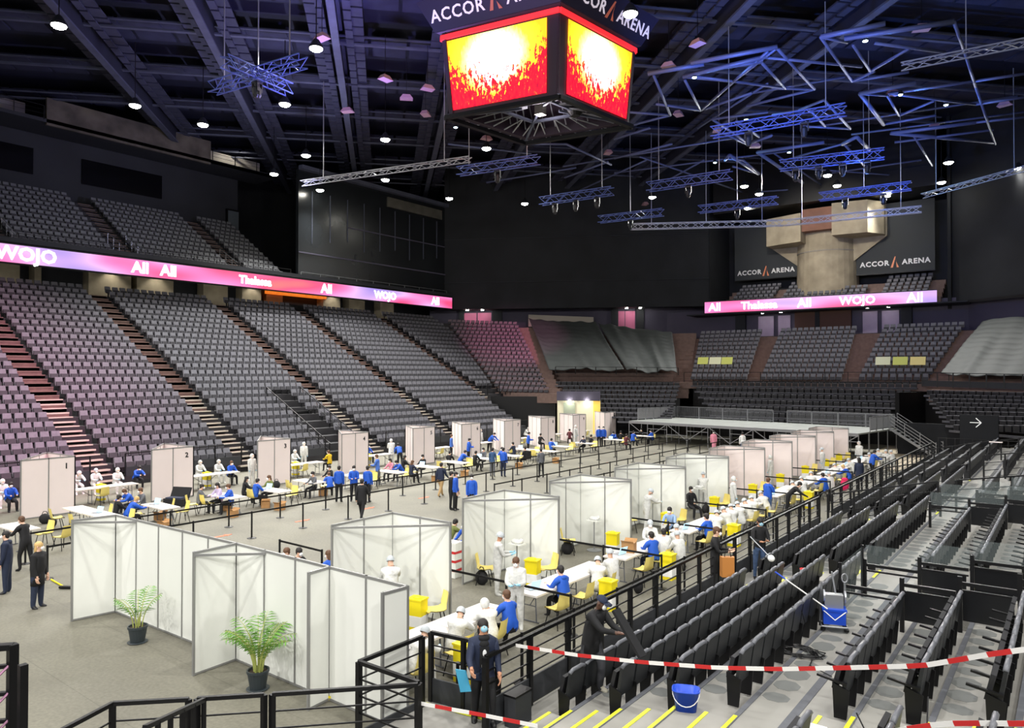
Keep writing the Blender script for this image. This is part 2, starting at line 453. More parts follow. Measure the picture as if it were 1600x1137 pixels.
fence('front_railing', 'black front railing of left grandstand between kiosks 1 and 3', 'railing', [(fx, 19.2), (fx, 26.2)], 0.55, 1.25, rails=(1, .08), step=1.7, skirt=(.02, .42, M_skirt))
fence('front_railing', 'black front railing of left grandstand behind kiosk 3', 'railing', [(fx, 27.8), (fx, 32.6)], 0.55, 1.25, rails=(1, .08), step=1.7, skirt=(.02, .42, M_skirt))
fence('front_railing', 'black front railing of left grandstand behind kiosks 5 and 6', 'railing', [(fx, 38.2), (fx, 58)], 0.55, 1.25, rails=(1, .08), step=1.9, skirt=(.02, .42, M_skirt))
fence('platform_railing', 'black railing on the dark platform at the end of left grandstand', 'railing', [(lx(7) + .6, 58.3), (lx(7) + .6, 66), (lx(7) + 6, 74)], lz(7) - .05, 1.1, rails=(1, .6, .2), step=1.8)
# handrails of the stair well in the lower rows of the third block
for yy, lab in ((32.9, 'black stair handrail left of the dark stair well above kiosk 3'), (35.9, 'black stair handrail right of the dark stair well above kiosk 4')):
    fence('stair_railing', lab, 'railing', [(lx(7), yy, lz(7)), (lx(0) + 1.2, yy, 0.3)], lz(7), 1.05, rails=(1, .5), step=1.3)
struct('stair_well', MB().bb(lx(7), LX0 + .5, 33.1, 35.7, 0.0, 0.64).bb(lx(7) - .1, lx(5), 33.1, 35.7, 0.6, 3.3), M_black)

# concourse behind the lower tier, under the LED ribbon
cx = -68.6
mb = MB().wall((cx, 2), (cx, 74), 12, 16.2, 0.3)
mb.bb(-70, -60.6, 2, 68.5, 15.55, 15.9)
struct('wall_concourse', mb, M_wallb)
for k, (yy, ww) in enumerate([(21.5, 3.4), (24.5, 0.5), (30.2, 3.6), (34.2, 3.4), (40.2, 2.6), (44.2, 2.2), (54.5, 2.4), (58.2, 2.4), (63, 2.2)]):
    struct('concrete_pier', MB().bb(cx + 0.16, cx + 1.3, yy - ww / 2, yy + ww / 2, lz(NL - 1) + 0.1, 15.55), M_conc)
for dk, yy in enumerate((22.6, 27.8, 33, 36.8, 39.6, 42.3, 46, 51, 56, 60.5, 65)):
    o = MB().lathe([(0.14, 0), (0.14, 0.05)], n=10).build('downlight', M_lamp, None, loc=(-64.6, yy, 15.49))
    tag(o, f'small round downlight under the long ribbon screen, {ORD[dk+1]} from the left', 'lamp', 'concourse downlights')
for yy in (30.2, 34.2, 44.2, 54.5):
    spot((cx + 2.2, yy, 15.4), (cx + 1.2, yy, 12), 90, (1, .93, .8), 100, .6, .1)
# orange lit bar counter
t = thing('bar_counter', 'orange lit bar front under the ribbon screen', 'bar', (cx + 1.2, 46, lz(NL - 1) + .1))
MB().bb(-0.3, 0.3, 0, 7.6, 2.05, 3.3).build('hanging_canopy', mat('copper_lattice', S(190, 96, 36), .5, .4, .5, 3, emit=S(255, 130, 40), es=0.55), t)
MB().bb(-0.5, 0.0, 0, 2.0, 0, 2.0).build('copper_panel', mat('copper_panel', S(176, 110, 60), .5, .2), t)
MB().bb(-0.2, 0.3, 2.2, 7.4, 0, 1.1).build('counter', M_black, t)

# LED ribbon
def led_mat(name, seed):
    m = bpy.data.materials.new(name); m.use_nodes = True; nt = m.node_tree; b = nt.nodes['Principled BSDF']
    tc = nt.nodes.new('ShaderNodeTexCoord'); n = nt.nodes.new('ShaderNodeTexNoise'); n.noise_dimensions = '3D'
    mp = nt.nodes.new('ShaderNodeMapping'); mp.inputs['Scale'].default_value = (0.11, 0.11, 0.4); mp.inputs['Location'].default_value = (seed, seed, 0)
    n.inputs['Scale'].default_value = 1.0; n.inputs['Detail'].default_value = 0.6
    nt.links.new(tc.outputs['Object'], mp.inputs[0]); nt.links.new(mp.outputs[0], n.inputs['Vector'])
    cr = nt.nodes.new('ShaderNodeValToRGB'); e = cr.color_ramp.elements
    e[0].position = 0.28; e[0].color = S(150, 130, 205); e[1].position = 0.72; e[1].color = S(244, 130, 100)
    for p, c in ((0.40, S(214, 168, 220)), (0.50, S(230, 118, 180)), (0.61, S(228, 70, 116))):
        k = e.new(p); k.color = c
    nt.links.new(n.outputs['Fac'], cr.inputs['Fac']); nt.links.new(cr.outputs[0], b.inputs['Emission Color'])
    b.inputs['Emission Strength'].default_value = 1.0; b.inputs['Base Color'].default_value = (.02, .02, .02, 1)
    return m
M_led = led_mat('led_pink_gradient', 3.0)
M_ledt = mat('led_white_letters', (1, 1, 1, 1), emit=(1, 1, 1, 1), es=3.5)
RX = -60.4
t = thing('ribbon_screen', 'long pink LED ribbon screen along the left grandstand balcony', 'screen', (RX, 2, 14.05))
MB().bb(-0.35, -0.03, 0, 65.2, -0.08, 1.42).build('housing', M_black, t)
MB().bb(-0.03, 0.03, 0, 65.2, 0.02, 1.3).build('display', M_led, t)
Yat = lambda px, py: onx(px, py, RX).y - 2
for body, px, py, sz in (('WOJO', 42, 388, 1.35), ('All', 219, 411, 1.25), ('All', 263, 415, 1.25), ('Thalassa', 399, 431, 1.0), ('All', 510, 446, 1.25), ('WOJO', 602, 457, 1.1), ('All', 680, 467, 1.2)):
    text(body, sz, (0.05, Yat(px, py), 0.64), (0, 1, 0), (0, 0, 1), M_ledt, t, 0.01, 0.035)

# upper tier on the left
UX0 = -61.9; UDX = 0.83; UZ0 = 15.3; UDZ = 0.545; NU = 12
def ux(i): return UX0 - UDX * i
def uz(i): return UZ0 + UDZ * i
mb = MB()
for i in range(NU): mb.bb(ux(i) - .5, ux(i) + .4, 2, 44.6, uz(i) - .7, uz(i))
mb.bb(ux(NU - 1) - 2, ux(NU - 1) - .4, 2, 44.6, uz(NU - 1) - .5, uz(NU - 1) + .05)
struct('upper_terrace', mb, M_terr)
ya_u = [20.2, 29.4, 39.6]
for ya in ya_u:
    mb = MB()
    for i in range(NU):
        for q in (0, 1):
            mb.bb(ux(i) + .0 + q * .40, ux(i) + .42 + q * .38, ya - .55, ya + .55, uz(i) - .22 * q - .03, uz(i) + .03 - .25 * q, 0)
    struct('upper_aisle', mb, [M_wood])
rest = MB()
for a, b_ in ((7, 19.5), (20.9, 28.7), (30.1, 38.9), (40.3, 44.4)):
    for i in range(NU):
        ns = int((b_ - a) / .56)
        for k in range(ns): add_seat(rest, ux(i), a + .56 * (k + .5), uz(i), 0)
M_seatu = mat('seat_fabric_slate', S(108, 110, 114), 0.6, 0, .15, 6)
o = rest.build('upper_seating', [M_seatu, M_pan, M_seatd]); tag(o, 'rows of slate grey seats in the upper left tier', 'seating'); stuff(o)
for k, (a, b_) in enumerate(((8, 19.4), (21, 28.6), (30.2, 38.8), (40.4, 44.5))):
    fence('balcony_railing', f'thin steel balcony railing above ribbon screen, {ORD[k+1]} section from the left', 'railing', [(UX0 + .7, a), (UX0 + .7, b_)], UZ0 - .1, 1.15, m=M_black, rails=(1, .7, .4), step=2, post=.05, rail=.04)
for uk, ya in enumerate(ya_u):
    for s_ in (-.75, .75):
        side = 'left' if s_ < 0 else 'right'
        fence('stair_railing', f'thin steel stair railing on {side} side of the {ORD[uk+1]} upper aisle', 'railing', [(ux(3), ya + s_, uz(3)), (ux(0) + .6, ya + s_, uz(0))], uz(3), 1.0, m=M_grey, rails=(1, .75, .5, .25), step=1.0, post=.04, rail=.035, thin=.02)
# back wall and gallery of the upper tier
ubx = ux(NU - 1) - 1.9
mb = MB().wall((ubx, 2), (ubx, 46), uz(NU - 1) - .5, 27.6, .3)
struct('wall_left', mb, M_wallb)
for (a, b_) in ((14, 26), (30, 37.5)):
    struct('glazed_box_window', MB().bb(ubx + .16, ubx + .3, a, b_, 23.6, 25.9), mat('dark_glazing', S(10, 10, 14), .15))
p = onx(362, 330, ubx + .2)
t = thing('service_door', 'grey service door in a dark frame at top of upper tier', 'door', (ubx + .3, p.y, uz(NU - 1)))
MB().bb(-.05, .2, -.75, .75, 0, 2.6).build('frame', M_black, t); MB().bb(.2, .26, -.62, .62, 0, 2.4).build('door_leaf', mat('grey_door', S(84, 92, 98), .5), t)
gx = -68.5
mb = MB().bb(gx - 4, gx, 0, 48, 27.2, 27.5)
struct('gallery_floor', mb, M_wallb)
mb = MB().bb(gx - .25, gx, 25.5, 40.3, 27.0, 29.3); mb.bb(gx - .25, gx, 40.3, 48, 27.2, 27.45)
struct('gallery_parapet', mb, mat('weathered_parapet', S(92, 85, 76), .85, 0, .5, .6))
mb = MB().bb(gx - 3.4, gx - 3.2, 40.5, 48, 27.5, 29.4).bb(gx - 3.4, gx - 3.2, 8, 25, 27.5, 29.4)
struct('gallery_wall', mb, M_concg)
for (a, b_, lab) in ((12, 25.3, 'thin gallery railing at the far left under the roof'), (40.5, 48, 'thin gallery railing right of the grey parapet')):
    fence('gallery_railing', lab, 'railing', [(gx, a), (gx, b_)], 27.4, 1.15, rails=(1, .7, .4), step=2.2, post=.06, rail=.05)
spot((gx - 1, 44.5, 30.4), (gx - 3, 44.5, 27.6), 350, (1, .94, .8), 120); spot((gx - 1, 21, 30.4), (gx - 3, 20, 27.6), 300, (1, .94, .8), 120)

# dark glazed wall that closes the upper tier, and the gallery behind it
M_mesh_wall = mat('dark_reflecting_glazing', S(30, 33, 36), 0.25, 0, .3, .3)
mb = MB().bb(-61.9, -61.5, 45.6, 67.2, 15.3, 26.6)
struct('wall_glazed', mb, M_mesh_wall)
for k in range(9):
    yy = 47.2 + k * 2.3
    struct('trim_1', MB().bb(-61.5, -61.42, yy, yy + .05, 19.3 + (k % 3) * .4, 24.6), M_beam)
struct('trim_2', MB().bb(-61.5, -61.4, 45.6, 67.2, 18.2, 18.32).bb(-61.5, -61.4, 52, 67, 21.6, 21.7), M_wallgrey)
struct('gallery_wall', MB().bb(-61.5, -61.3, 57.5, 66.4, 24.9, 26.0), mat('dim_gallery_wall', S(84, 82, 74), .8, 0, .3, 1))
struct('trim_3', MB().bb(-61.5, -60.9, 45.6, 67.2, 26.5, 26.9), M_beam)
fence('balcony_railing', 'thin steel balcony railing above ribbon screen near its far end', 'railing', [(-60.9, 45.5), (-60.9, 66.8)], 15.2, 1.0, m=M_grey, rails=(1, .5), step=2.4, post=.04, rail=.035)

# ---- far left corner
P1 = Vector((-61.6, 67.2, 0)); P2 = Vector((-34.0, 82.5, 0))
mb = MB().wall(P1, P2, 14.0, 31.5, .3)
struct('wall_corner', mb, M_curtain)
dcd = (P2 - P1).normalized(); ncd = Vector((-dcd.y, dcd.x, 0))
for fz, w_ in ((22.5, .06), (17.2, .05)):
    struct('trim_4', MB().wall(P1 - ncd * .2, P2 - ncd * .2, fz, fz + w_, .1), M_wallb)
Q1 = P1 + ncd * 4.5 - dcd * 3; Q2 = P2 + ncd * 4.5 + dcd * 2
struct('wall_corner_concourse', MB().wall(Q1, Q2, 9, 14.4, .3), M_wallgrey)
struct('corner_soffit', MB().slab([P1, Q1, Q2, P2], 14.2, 14.4), M_black)
M_pdoor = mat('pink_lit_door', S(205, 110, 150), .5, 0, .1, 1)
def corner_pt(px, py):  # where the pixel's ray meets the corner concourse wall
    d = ray(px, py); nq = ncd; t_ = (Q1 - O).dot(nq) / d.dot(nq); return O + d * t_
for k, (xa, xb) in enumerate(((726, 745), (747, 768), (966, 976), (977, 992))):
    a = corner_pt(xa, 495) - ncd * .2; b_ = corner_pt(xb, 495) - ncd * .2
    o = MB().wall(a, b_, 11.6, 13.9, .08).build('concourse_door', M_pdoor)
    tag(o, f'pink lit concourse door in far corner, {ORD[k+1]} from the left', 'door', 'pink concourse doors')
for k, xa in enumerate((734, 757, 979, 1000)):
    a = corner_pt(xa, 490) - ncd * 1.5
    o = MB().lathe([(.16, 0), (.16, .06)], n=10).build('downlight', M_lamp, None, loc=(a.x, a.y, 14.1))
    tag(o, f'small downlight above far corner concourse doors, {ORD[k+1]} from the left', 'lamp', 'corner downlights')
# dark vestibules on both sides of the pink doors
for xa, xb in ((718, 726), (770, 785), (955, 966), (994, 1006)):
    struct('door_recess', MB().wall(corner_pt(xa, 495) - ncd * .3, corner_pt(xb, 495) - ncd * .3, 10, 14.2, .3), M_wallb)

def patch(FL, FR, BL, BR, n):
    FL, FR, BL, BR = [Vector(v) for v in (FL, FR, BL, BR)]
    return [(FL.lerp(BL, i / (n - 1)), FR.lerp(BR, i / (n - 1))) for i in range(n)]
def terrace(name, rows, m, th=.5, ext=0.0):
    mb = MB()
    for i, (a, b_) in enumerate(rows):
        d = (b_ - a).normalized(); a = a - d * ext; b_ = b_ + d * ext
        back = Vector((-d.y, d.x, 0))
        mb.slab([a - back * .42, b_ - back * .42, b_ + back * .5, a + back * .5], a.z - .85 - th, a.z - .85)
    return struct(name, mb, m)
def seats_on(rows, mb, pitch=.56, skip=None):
    for i, (a, b_) in enumerate(rows):
        L = (b_ - a).length; n = int(L / pitch); d = (b_ - a).normalized()
        rz = atan2(-d.x, d.y) + pi   # faces away from 'back'
        rz = atan2(-d.x, d.y); fwd = Vector((d.y, -d.x, 0)); rz = atan2(fwd.y, fwd.x)
        for k in range(n):
            if skip and skip(i, k): continue
            p = a + d * ((k + .5) * L / n); add_seat(mb, p.x, p.y, p.z - .86, rz)
FLp = ond(778, 603, 77.5); FRp = ond(858, 605, 75.5); BLp = ond(699, 499, 90.5); BRp = ond(808, 503, 88.5)
rowsP = patch(FLp, FRp, BLp, BRp, 17)
mb = MB(); seats_on(rowsP, mb)
M_seatp = mat('seat_fabric_violet_lit', S(112, 96, 104), .8, 0, .15, 6)  # grey fabric with the violet light worked into its colour
o = mb.build('corner_seating', [M_seatp, M_pan, M_seatd]); tag(o, 'block of violet lit grey seats at the far left corner', 'seating'); stuff(o)
# terraces of the corner, wide enough to carry the aisles
A0 = ond(742, 600, 79.5); A1 = ond(880, 600, 74.5); A2 = ond(684, 505, 92.5); A3 = ond(838, 505, 87.5)
rw = patch(A0, A1, A2, A3, 17)
terrace('corner_terrace', [(a, b_) for a, b_ in rw], M_wood, 1.0)
# tarpaulins over the corner blocks
def tarp(name, label, FL, FR, BL, BR, seed, sag=0.0):
    nu, nv = 44, 66; FL, FR, BL, BR = [Vector(v) for v in (FL, FR, BL, BR)]
    vs = []; rnd = random.Random(seed); ph = [rnd.random() * 6 for _ in range(6)]
    for j in range(nv + 1):
        for i in range(nu + 1):
            u, v = i / nu, j / nv
            p = FL.lerp(FR, u).lerp(BL.lerp(BR, u), v)
            h = .06 * abs(sin(v * pi * 11)) + .10 * sin(u * 9 + ph[0] + v * 3) * sin(v * 5 + ph[1]) + .05 * sin(u * 31 + ph[2] + 4 * v)
            h += .10 * max(0, sin(u * 2 * pi * 2 + ph[3])) ** 6
            h += -sag * max(0, 1 - abs(u - .45 - .1 * v) * 5) 
            vs.append(p + Vector((0, 0, h)))
    fs = [(j * (nu + 1) + i, j * (nu + 1) + i + 1, (j + 1) * (nu + 1) + i + 1, (j + 1) * (nu + 1) + i) for j in range(nv) for i in range(nu)]
    # front hem hanging down
    mb = MB(); mb.add(vs, fs)
    o = mb.build(name, M_tarp, None, True); so = o.modifiers.new('thickness', 'SOLIDIFY'); so.thickness = .03
    return tag(o, label, 'tarpaulin', None)
tarp('grey_tarpaulin', 'grey tarpaulin draped over seats right of the violet lit seat block', ond(858, 577, 76.3), ond(975, 578, 75.4), ond(826, 499, 88), ond(930, 504, 86.2), 1)
tarp('grey_tarpaulin', 'creased grey tarpaulin with a deep fold beside the end stand', ond(979, 578, 75.3), ond(1058, 581, 74.5), ond(934, 505, 86.1), ond(1050, 519, 84), 5, .12)
A0 = ond(872, 590, 76.6); A1 = ond(1075, 592, 74.9); A2 = ond(830, 513, 88.8); A3 = ond(1088, 522, 84)
terrace('corner_terrace', patch(A0, A1, A2, A3, 14), M_wood, 1.2)
# pale folded cloth behind the tarpaulins
a = corner_pt(828, 488) - ncd * 1.5; b_ = corner_pt(928, 490) - ncd * 1.5
o = MB().thick([(a.x, a.y, 12.0), (b_.x, b_.y, 12.0), (b_.x, b_.y, 13.1), (a.x, a.y, 13.5)], .1).build('pale_dust_sheet', mat('beige_dust_sheet', S(196, 190, 176), .8)); tag(o, 'pale beige dust sheet hung above the first tarpaulin', 'sheet')

# black retractable rows under the corner
def bleacher(FL, FR, BL, BR, n, name, label, nseat=.56):
    rows = patch(FL, FR, BL, BR, n); mb = MB()
    for a, b_ in rows:
        d = (b_ - a).normalized(); back = Vector((-d.y, d.x, 0))
        mb.slab([a - back * .42, b_ - back * .42, b_ + back * .45, a + back * .45], a.z - .86, a.z - .80, 1)
        mb.slab([a - back * .42, b_ - back * .42, b_ - back * .38, a - back * .38], a.z - .90, a.z - .76, 2)
        L = (b_ - a).length; ns = int(L / nseat); fwd = Vector((d.y, -d.x, 0)); rz = atan2(fwd.y, fwd.x)
        for k in range(ns):
            p = a + d * ((k + .5) * L / ns)
            mb.box((p.x, p.y, p.z - .62), (.16, .46, .42), 0, rz); mb.box((p.x, p.y, p.z - .40), (.18, .44, .03), 2, rz)
    o = mb.build(name, [M_seatd, M_terr, M_seatg]); tag(o, label, 'seating'); stuff(o); return o
bleacher(ond(965, 645, 70.0), ond(1048, 650, 69.0), ond(868, 590, 76), ond(1062, 592, 74.2), 9, 'retractable_seating', 'black retractable seat rows under the tarpaulins')
bleacher(ony(1118, 645, 66.2), ony(1372, 655, 66.2), ony(1082, 590, 69.6), ony(1434, 592, 69.6), 7, 'retractable_seating', 'black folded retractable rows behind the stage')
struct('bleacher_front', MB().bb(-30.6, -10.3, 70.2, 70.6, 0, 5.4), M_black)
fence('corner_railing', 'black railing along the foot of the two tarpaulins', 'railing', [tuple(ond(868, 584, 76.0)), tuple(ond(1060, 586, 74.1))], 5, .75, rails=(1, .15), step=2, post=.06)
struct('wall_corner_low', MB().wall(ond(870, 600, 77.2), ond(1062, 600, 75.2), 0, 5.3, .4), M_black)
struct('wall_corner_dark', MB().wall(ond(735, 640, 76.0), ond(868, 640, 75.5), 0, 3.8, .4), M_black)

# lit doorway under the corner
a = ond(871, 645, 72.6); b_ = ond(938, 645, 71.6)
t = thing('lit_doorway', 'brightly lit glazed doorway under the far corner seats', 'doorway', (a.x, a.y, 0))
d = Vector((b_.x - a.x, b_.y - a.y, 0)); L = d.length; d.normalize(); n_ = Vector((d.y, -d.x, 0))
def dl(s, off=0.0): return d * s + n_ * off
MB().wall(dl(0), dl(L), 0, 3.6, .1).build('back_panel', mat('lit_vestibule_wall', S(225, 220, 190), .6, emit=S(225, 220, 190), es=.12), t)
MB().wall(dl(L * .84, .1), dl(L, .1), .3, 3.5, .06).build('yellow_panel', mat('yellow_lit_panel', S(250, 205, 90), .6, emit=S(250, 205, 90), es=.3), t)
MB().wall(dl(L * .15, .15), dl(L * .42, .15), .6, 3.3, .05).build('glass_leaf', mat('green_tinted_glass', S(170, 180, 160), .2), t)
MB().wall(dl(0, .2), dl(L, .2), 3.5, 4.4, .3).build('lintel', M_wallgrey, t)
for s in (.3, .7):
    MB().lathe([(.12, 0), (.12, .05)], n=8).build('downlight', M_lamp, t, loc=dl(L * s, .5) + Vector((0, 0, 3.42)))

# ---- end stand
def eb(xf0, xf1, xb0, xb1, yf=575, yb=508):
    return (ony(xf0, 583, 70), ony(xf1, 583, 70), ony(xb0, yb, 79.4), ony(xb1, yb, 79.4))
EB = [(1079, 1168, 1094, 1191), (1188, 1316, 1219, 1339), (1341, 1452, 1380, 1508)]
allrows = MB(); NE = 11
for e in EB:
    q = eb(*e); f_ = [Vector((q[0].x, 70, 6.1)), Vector((q[1].x, 70, 6.1)), Vector((q[2].x, 79.4, 10.9)), Vector((q[3].x, 79.4, 10.9))]
    seats_on(patch(*f_, NE), allrows, .55)
o = allrows.build('end_stand_seating', [M_seatg, M_pan, M_seatd]); tag(o, 'three blocks of grey seats on the end stand', 'seating'); stuff(o)
rows = patch((-32.5, 70, 6.1), (-6.5, 70, 6.1), (-36.5, 79.4, 10.9), (-3, 79.4, 10.9), NE)
terrace('end_terrace', rows, M_wood, .6)
terrace('end_landing', patch((-37, 80.3, 11.0), (-2, 80.3, 11.0), (-38, 83.6, 11.02), (-2, 83.6, 11.02), 5), M_terr, .5)
fence('end_railing', 'thin black railing along the front of the end stand', 'railing', [(-31.2, 69.4), (-8.2, 69.4)], 5.3, .95, rails=(1, .12), step=2, post=.05, rail=.04)
for k, (xa, xb, c) in enumerate(((1092, 1108, 0), (1110, 1128, 1), (1129, 1146, 0), (1369, 1392, 1), (1396, 1419, 0), (1423, 1447, 2))):
    a = ony(xa, 562, 71.5); b_ = ony(xb, 562, 71.5)
    mm = [mat('lime_cover', S(206, 212, 110), .6), mat('pale_cover', S(226, 228, 190), .6), mat('cream_cover', S(232, 216, 140), .6)][c]
    o = MB().thick([(a.x, 71.1, a.z - .45), (b_.x, 71.1, a.z - .45), (b_.x, 71.35, a.z + .25), (a.x, 71.35, a.z + .25)], .04).build('seat_cover', mm)
    tag(o, f'{["lime", "pale", "cream"][c]} seat cover on end stand front rows, {ORD[k+1]} from the left', 'seat cover', 'seat covers on the end stand')
# concourse wall with doors behind the end stand
struct('wall_end_concourse', MB().bb(-40, 2, 84.0, 84.4, 9.5, 13.6), M_wallgrey)
M_ldoor = mat('lilac_lit_door', S(172, 156, 184), .5, 0, .1, 1)
for k, (xa, xb) in enumerate(((1185, 1209), (1216, 1235), (1348, 1371), (1378, 1405))):
    a = ony(xa, 500, 83.8); b_ = ony(xb, 500, 83.8)
    o = MB().bb(a.x, b_.x, 83.75, 83.9, 10.2, 12.6).build('concourse_door', M_ldoor)
    tag(o, f'lilac double door behind the end stand, {ORD[k+1]} from the left', 'door', 'lilac concourse doors')
    o = MB().lathe([(.16, 0), (.16, .06)], n=10).build('downlight', M_lamp, None, loc=((a.x + b_.x) / 2, 82.6, 12.85))
    tag(o, f'small downlight above lilac door behind end stand, {ORD[k+1]} from left', 'lamp', 'end stand downlights')
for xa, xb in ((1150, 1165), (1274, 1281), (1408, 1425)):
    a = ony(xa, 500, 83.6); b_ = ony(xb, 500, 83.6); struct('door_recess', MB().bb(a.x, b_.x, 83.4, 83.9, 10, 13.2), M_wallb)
struct('wooden_wall_panel', MB().bb(ony(1242, 500, 83.6).x, ony(1330, 500, 83.6).x, 83.5, 83.95, 10, 12.9), mat('brown_wood_panel', S(92, 62, 50), .7))
# ribbon of the end stand
a = Vector((-33.6, 80.4, 0)); b_ = Vector((-10.7, 82.4, 0)); d = b_ - a; L = d.length; rz = atan2(d.y, d.x)
t = thing('ribbon_screen', 'shorter pink LED ribbon screen on the end stand balcony', 'screen', (a.x, a.y, 13.0), rz)
MB().bb(0, L, 0.03, .4, -.06, 1.36).build('housing', M_black, t); MB().bb(0, L, -.03, .03, .02, 1.26).build('display', M_led, t)
for body, px, sz in (('All', 1122, 1.25), ('Thalassa', 1195, 1.15), ('All', 1268, 1.3), ('WOJO', 1351, 1.15), ('All', 1440, 1.3)):
    s = (px - 1105) / 360.0; s = s * L * (.98 + .1 * (1 - s))
    text(body, sz, (s, -.05, .62), (1, 0, 0), (0, 0, 1), M_ledt, t, .01, .02)
struct('end_balcony_soffit', MB().bb(-36, -8, 80.8, 85, 12.85, 12.98), M_wallb)
# upper rows behind that ribbon
mb = MB(); tr = patch((-32.5, 82.6, 14.6), (-10.5, 83.6, 14.6), (-32.5, 86.4, 16.6), (-10.5, 87.4, 16.6), 5)
terrace('end_upper_terrace', tr, M_wood, .6)
for xa, xb in ((-31.5, -26.9), (-25.9, -23.6), (-23.4, -17.4), (-15.9, -11.6)):
    r2 = []
    for (p, q) in tr:
        f0 = (xa + 32.5) / 22; f1 = (xb + 32.5) / 22; r2.append((p.lerp(q, f0), p.lerp(q, f1)))
    seats_on(r2, mb, .56, lambda i, k, xa=xa: xa == -23.4 and i > 2)
o = mb.build('end_upper_seating', [M_seatg, M_pan, M_seatd]); tag(o, 'short rows of grey seats around the concrete pillar foot', 'seating'); stuff(o)
# walls of the end
struct('wall_end', MB().bb(-34.2, -9.6, 89.2, 89.6, 12.5, 31.5), M_wallb)
struct('wall_end_side', MB().wall((-34, 82.5), (-34.2, 89.4), 13.5, 31.5, .3).wall((-9.8, 83.8), (-9.6, 89.4), 12.5, 31.5, .3), M_curtain)
M_ban = mat('charcoal_banner', S(54, 57, 60), .8)
for xa, xb, zt, zb, lab, tx in ((1148, 1247, 22.6, 17.2, 'charcoal fabric banner left of the concrete pillar', 1195), (1338, 1461, 23.2, 16.8, 'charcoal fabric banner right of the concrete pillar', 1397)):
    YB = 86.6
    a = ony(xa, 400, YB); b_ = ony(xb, 400, YB)
    t = thing('wall_banner', lab, 'banner', (a.x, YB, zb))
    Wd = b_.x - a.x
    MB().bb(0, Wd, 0, .12, 0, zt - zb + 1).build('cloth', M_ban, t)
    MB().bb(0, Wd, -.06, 0, -.05, .05).build('hem_bar', M_black, t)
    z = .85 if 'left' in lab else 1.05
    cx_ = Wd * .5
    text('ACCOR', .74, (Wd * .24, -.03, z), (1, 0, 0), (0, 0, 1), M_txt, t, .01, .025, space=1.15)
    text('ARENA', .74, (Wd * .77, -.03, z), (1, 0, 0), (0, 0, 1), M_txt, t, .01, .025, space=1.15)
    s_ = MB(); 
    s_.thick([(cx_ - .38, -.04, z - .5), (cx_ - .16, -.04, z - .5), (cx_ + .12, -.04, z + .65), (cx_ + .02, -.04, z + .65)], .02)
    s_.thick([(cx_ + .12, -.04, z + .5), (cx_ + .16, -.04, z + .1), (cx_ + .42, -.04, z - .5), (cx_ + .2, -.04, z - .5)], .02)
    s_.build('emblem', mat('copper_print', S(226, 140, 100), .5), t)
# concrete pillar with its corbels
cxp = (ony(1245, 400, 87).x + ony(1340, 400, 87).x) / 2
t = thing('concrete_pillar', 'massive raw concrete pillar with flared corbels above the end stand', 'pillar', (cxp, 87.4, 13.6))
rp = (ony(1340, 400, 87).x - ony(1245, 400, 87).x) / 2
MB().lathe([(rp * 1.02, 0), (rp * .98, 6), (rp * .97, 10.4)], n=32).build('shaft', M_conc, t, False)
MB().lathe([(rp * 1.0, 5.9), (rp * 1.0, 6.0)], n=32).build('joint_ring', M_concg, t)
xl = ony(1205, 360, 87).x - cxp; xr = ony(1388, 360, 87).x - cxp
for s_, xe in ((-1, xl), (1, xr)):
    xi = s_ * rp * .9
    MB().thick([(xi, 0, 4.7), (xe, 0, 7.2), (xe, 0, 9.9), (xi, 0, 10.2)], 2.2).build('corbel_wing', M_conc, t)
MB().slab([(xl * .93, -3.4), (-1.6, -4.6), (-1.6, 0), (xl * .93, 0)], 6.9, 10.0).build('corbel_block', M_conc, t)
MB().slab([(1.6, -4.6), (xr * .80, -4.2), (xr * .98, -2.0), (xr * .98, 0), (1.6, 0)], 7.2, 10.6).build('corbel_block', M_conc, t)
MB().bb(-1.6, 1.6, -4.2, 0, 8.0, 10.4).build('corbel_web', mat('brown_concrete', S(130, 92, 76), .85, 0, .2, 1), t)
struct('roof_dark_filler', MB().bb(-33, -10.5, 81.5, 88.8, 24.4, 31.4), M_black)  # added black block filling the dark under the roof above the pillar
# right-hand dark walls and corner
W1 = Vector((-9.8, 84.6, 0)); W2 = Vector((20, 62, 0))
struct('wall_right', MB().wall(W1, W2, 13.0, 31.5, .3), M_curtain)
struct('wall_right_concourse', MB().wall(W1 + Vector((-1, 1.2, 0)), W2 + Vector((2, 3, 0)), 9.5, 13.2, .3), M_wallgrey)
struct('trim_5', MB().wall(W1 - Vector((0, .4, 0)), W2 - Vector((0, .4, 0)), 12.9, 13.15, .3), M_black)
for k, (px, za, zb) in enumerate(((1413, 0, 0), (1350, 0, 0))): pass
tarp('grey_tarpaulin', 'wide grey tarpaulin over the seats right of the end stand', ond(1470, 584, 60.0), ond(1660, 592, 52), ond(1536, 500, 68.5), ond(1740, 488, 58), 9)
terrace('right_corner_terrace', patch(ond(1456, 592, 60.4), ond(1670, 600, 51.5), ond(1518, 512, 68.6), ond(1750, 500, 58), 14), M_wood, 1.0)
bleacher(ond(1490, 655, 53.5), ond(1650, 655, 46), ond(1448, 602, 60), ond(1670, 606, 51), 9, 'retractable_seating', 'black retractable seat rows under the wide right tarpaulin')
fence('corner_railing', 'black railing with pale panels below the wide right tarpaulin', 'railing', [tuple(ond(1441, 604, 60.2)), tuple(ond(1660, 612, 51))], 5, 1.15, rails=(1, .08), step=1.35, post=.08, skirt=(.05, .45, M_skirt))
struct('wall_right_low', MB().wall(ond(1445, 620, 61.5), ond(1670, 620, 52.5), 0, 4.4, .4).wall(ond(1402, 650, 60.5), ond(1446, 640, 61.5), 0, 4.6, .4), M_black)
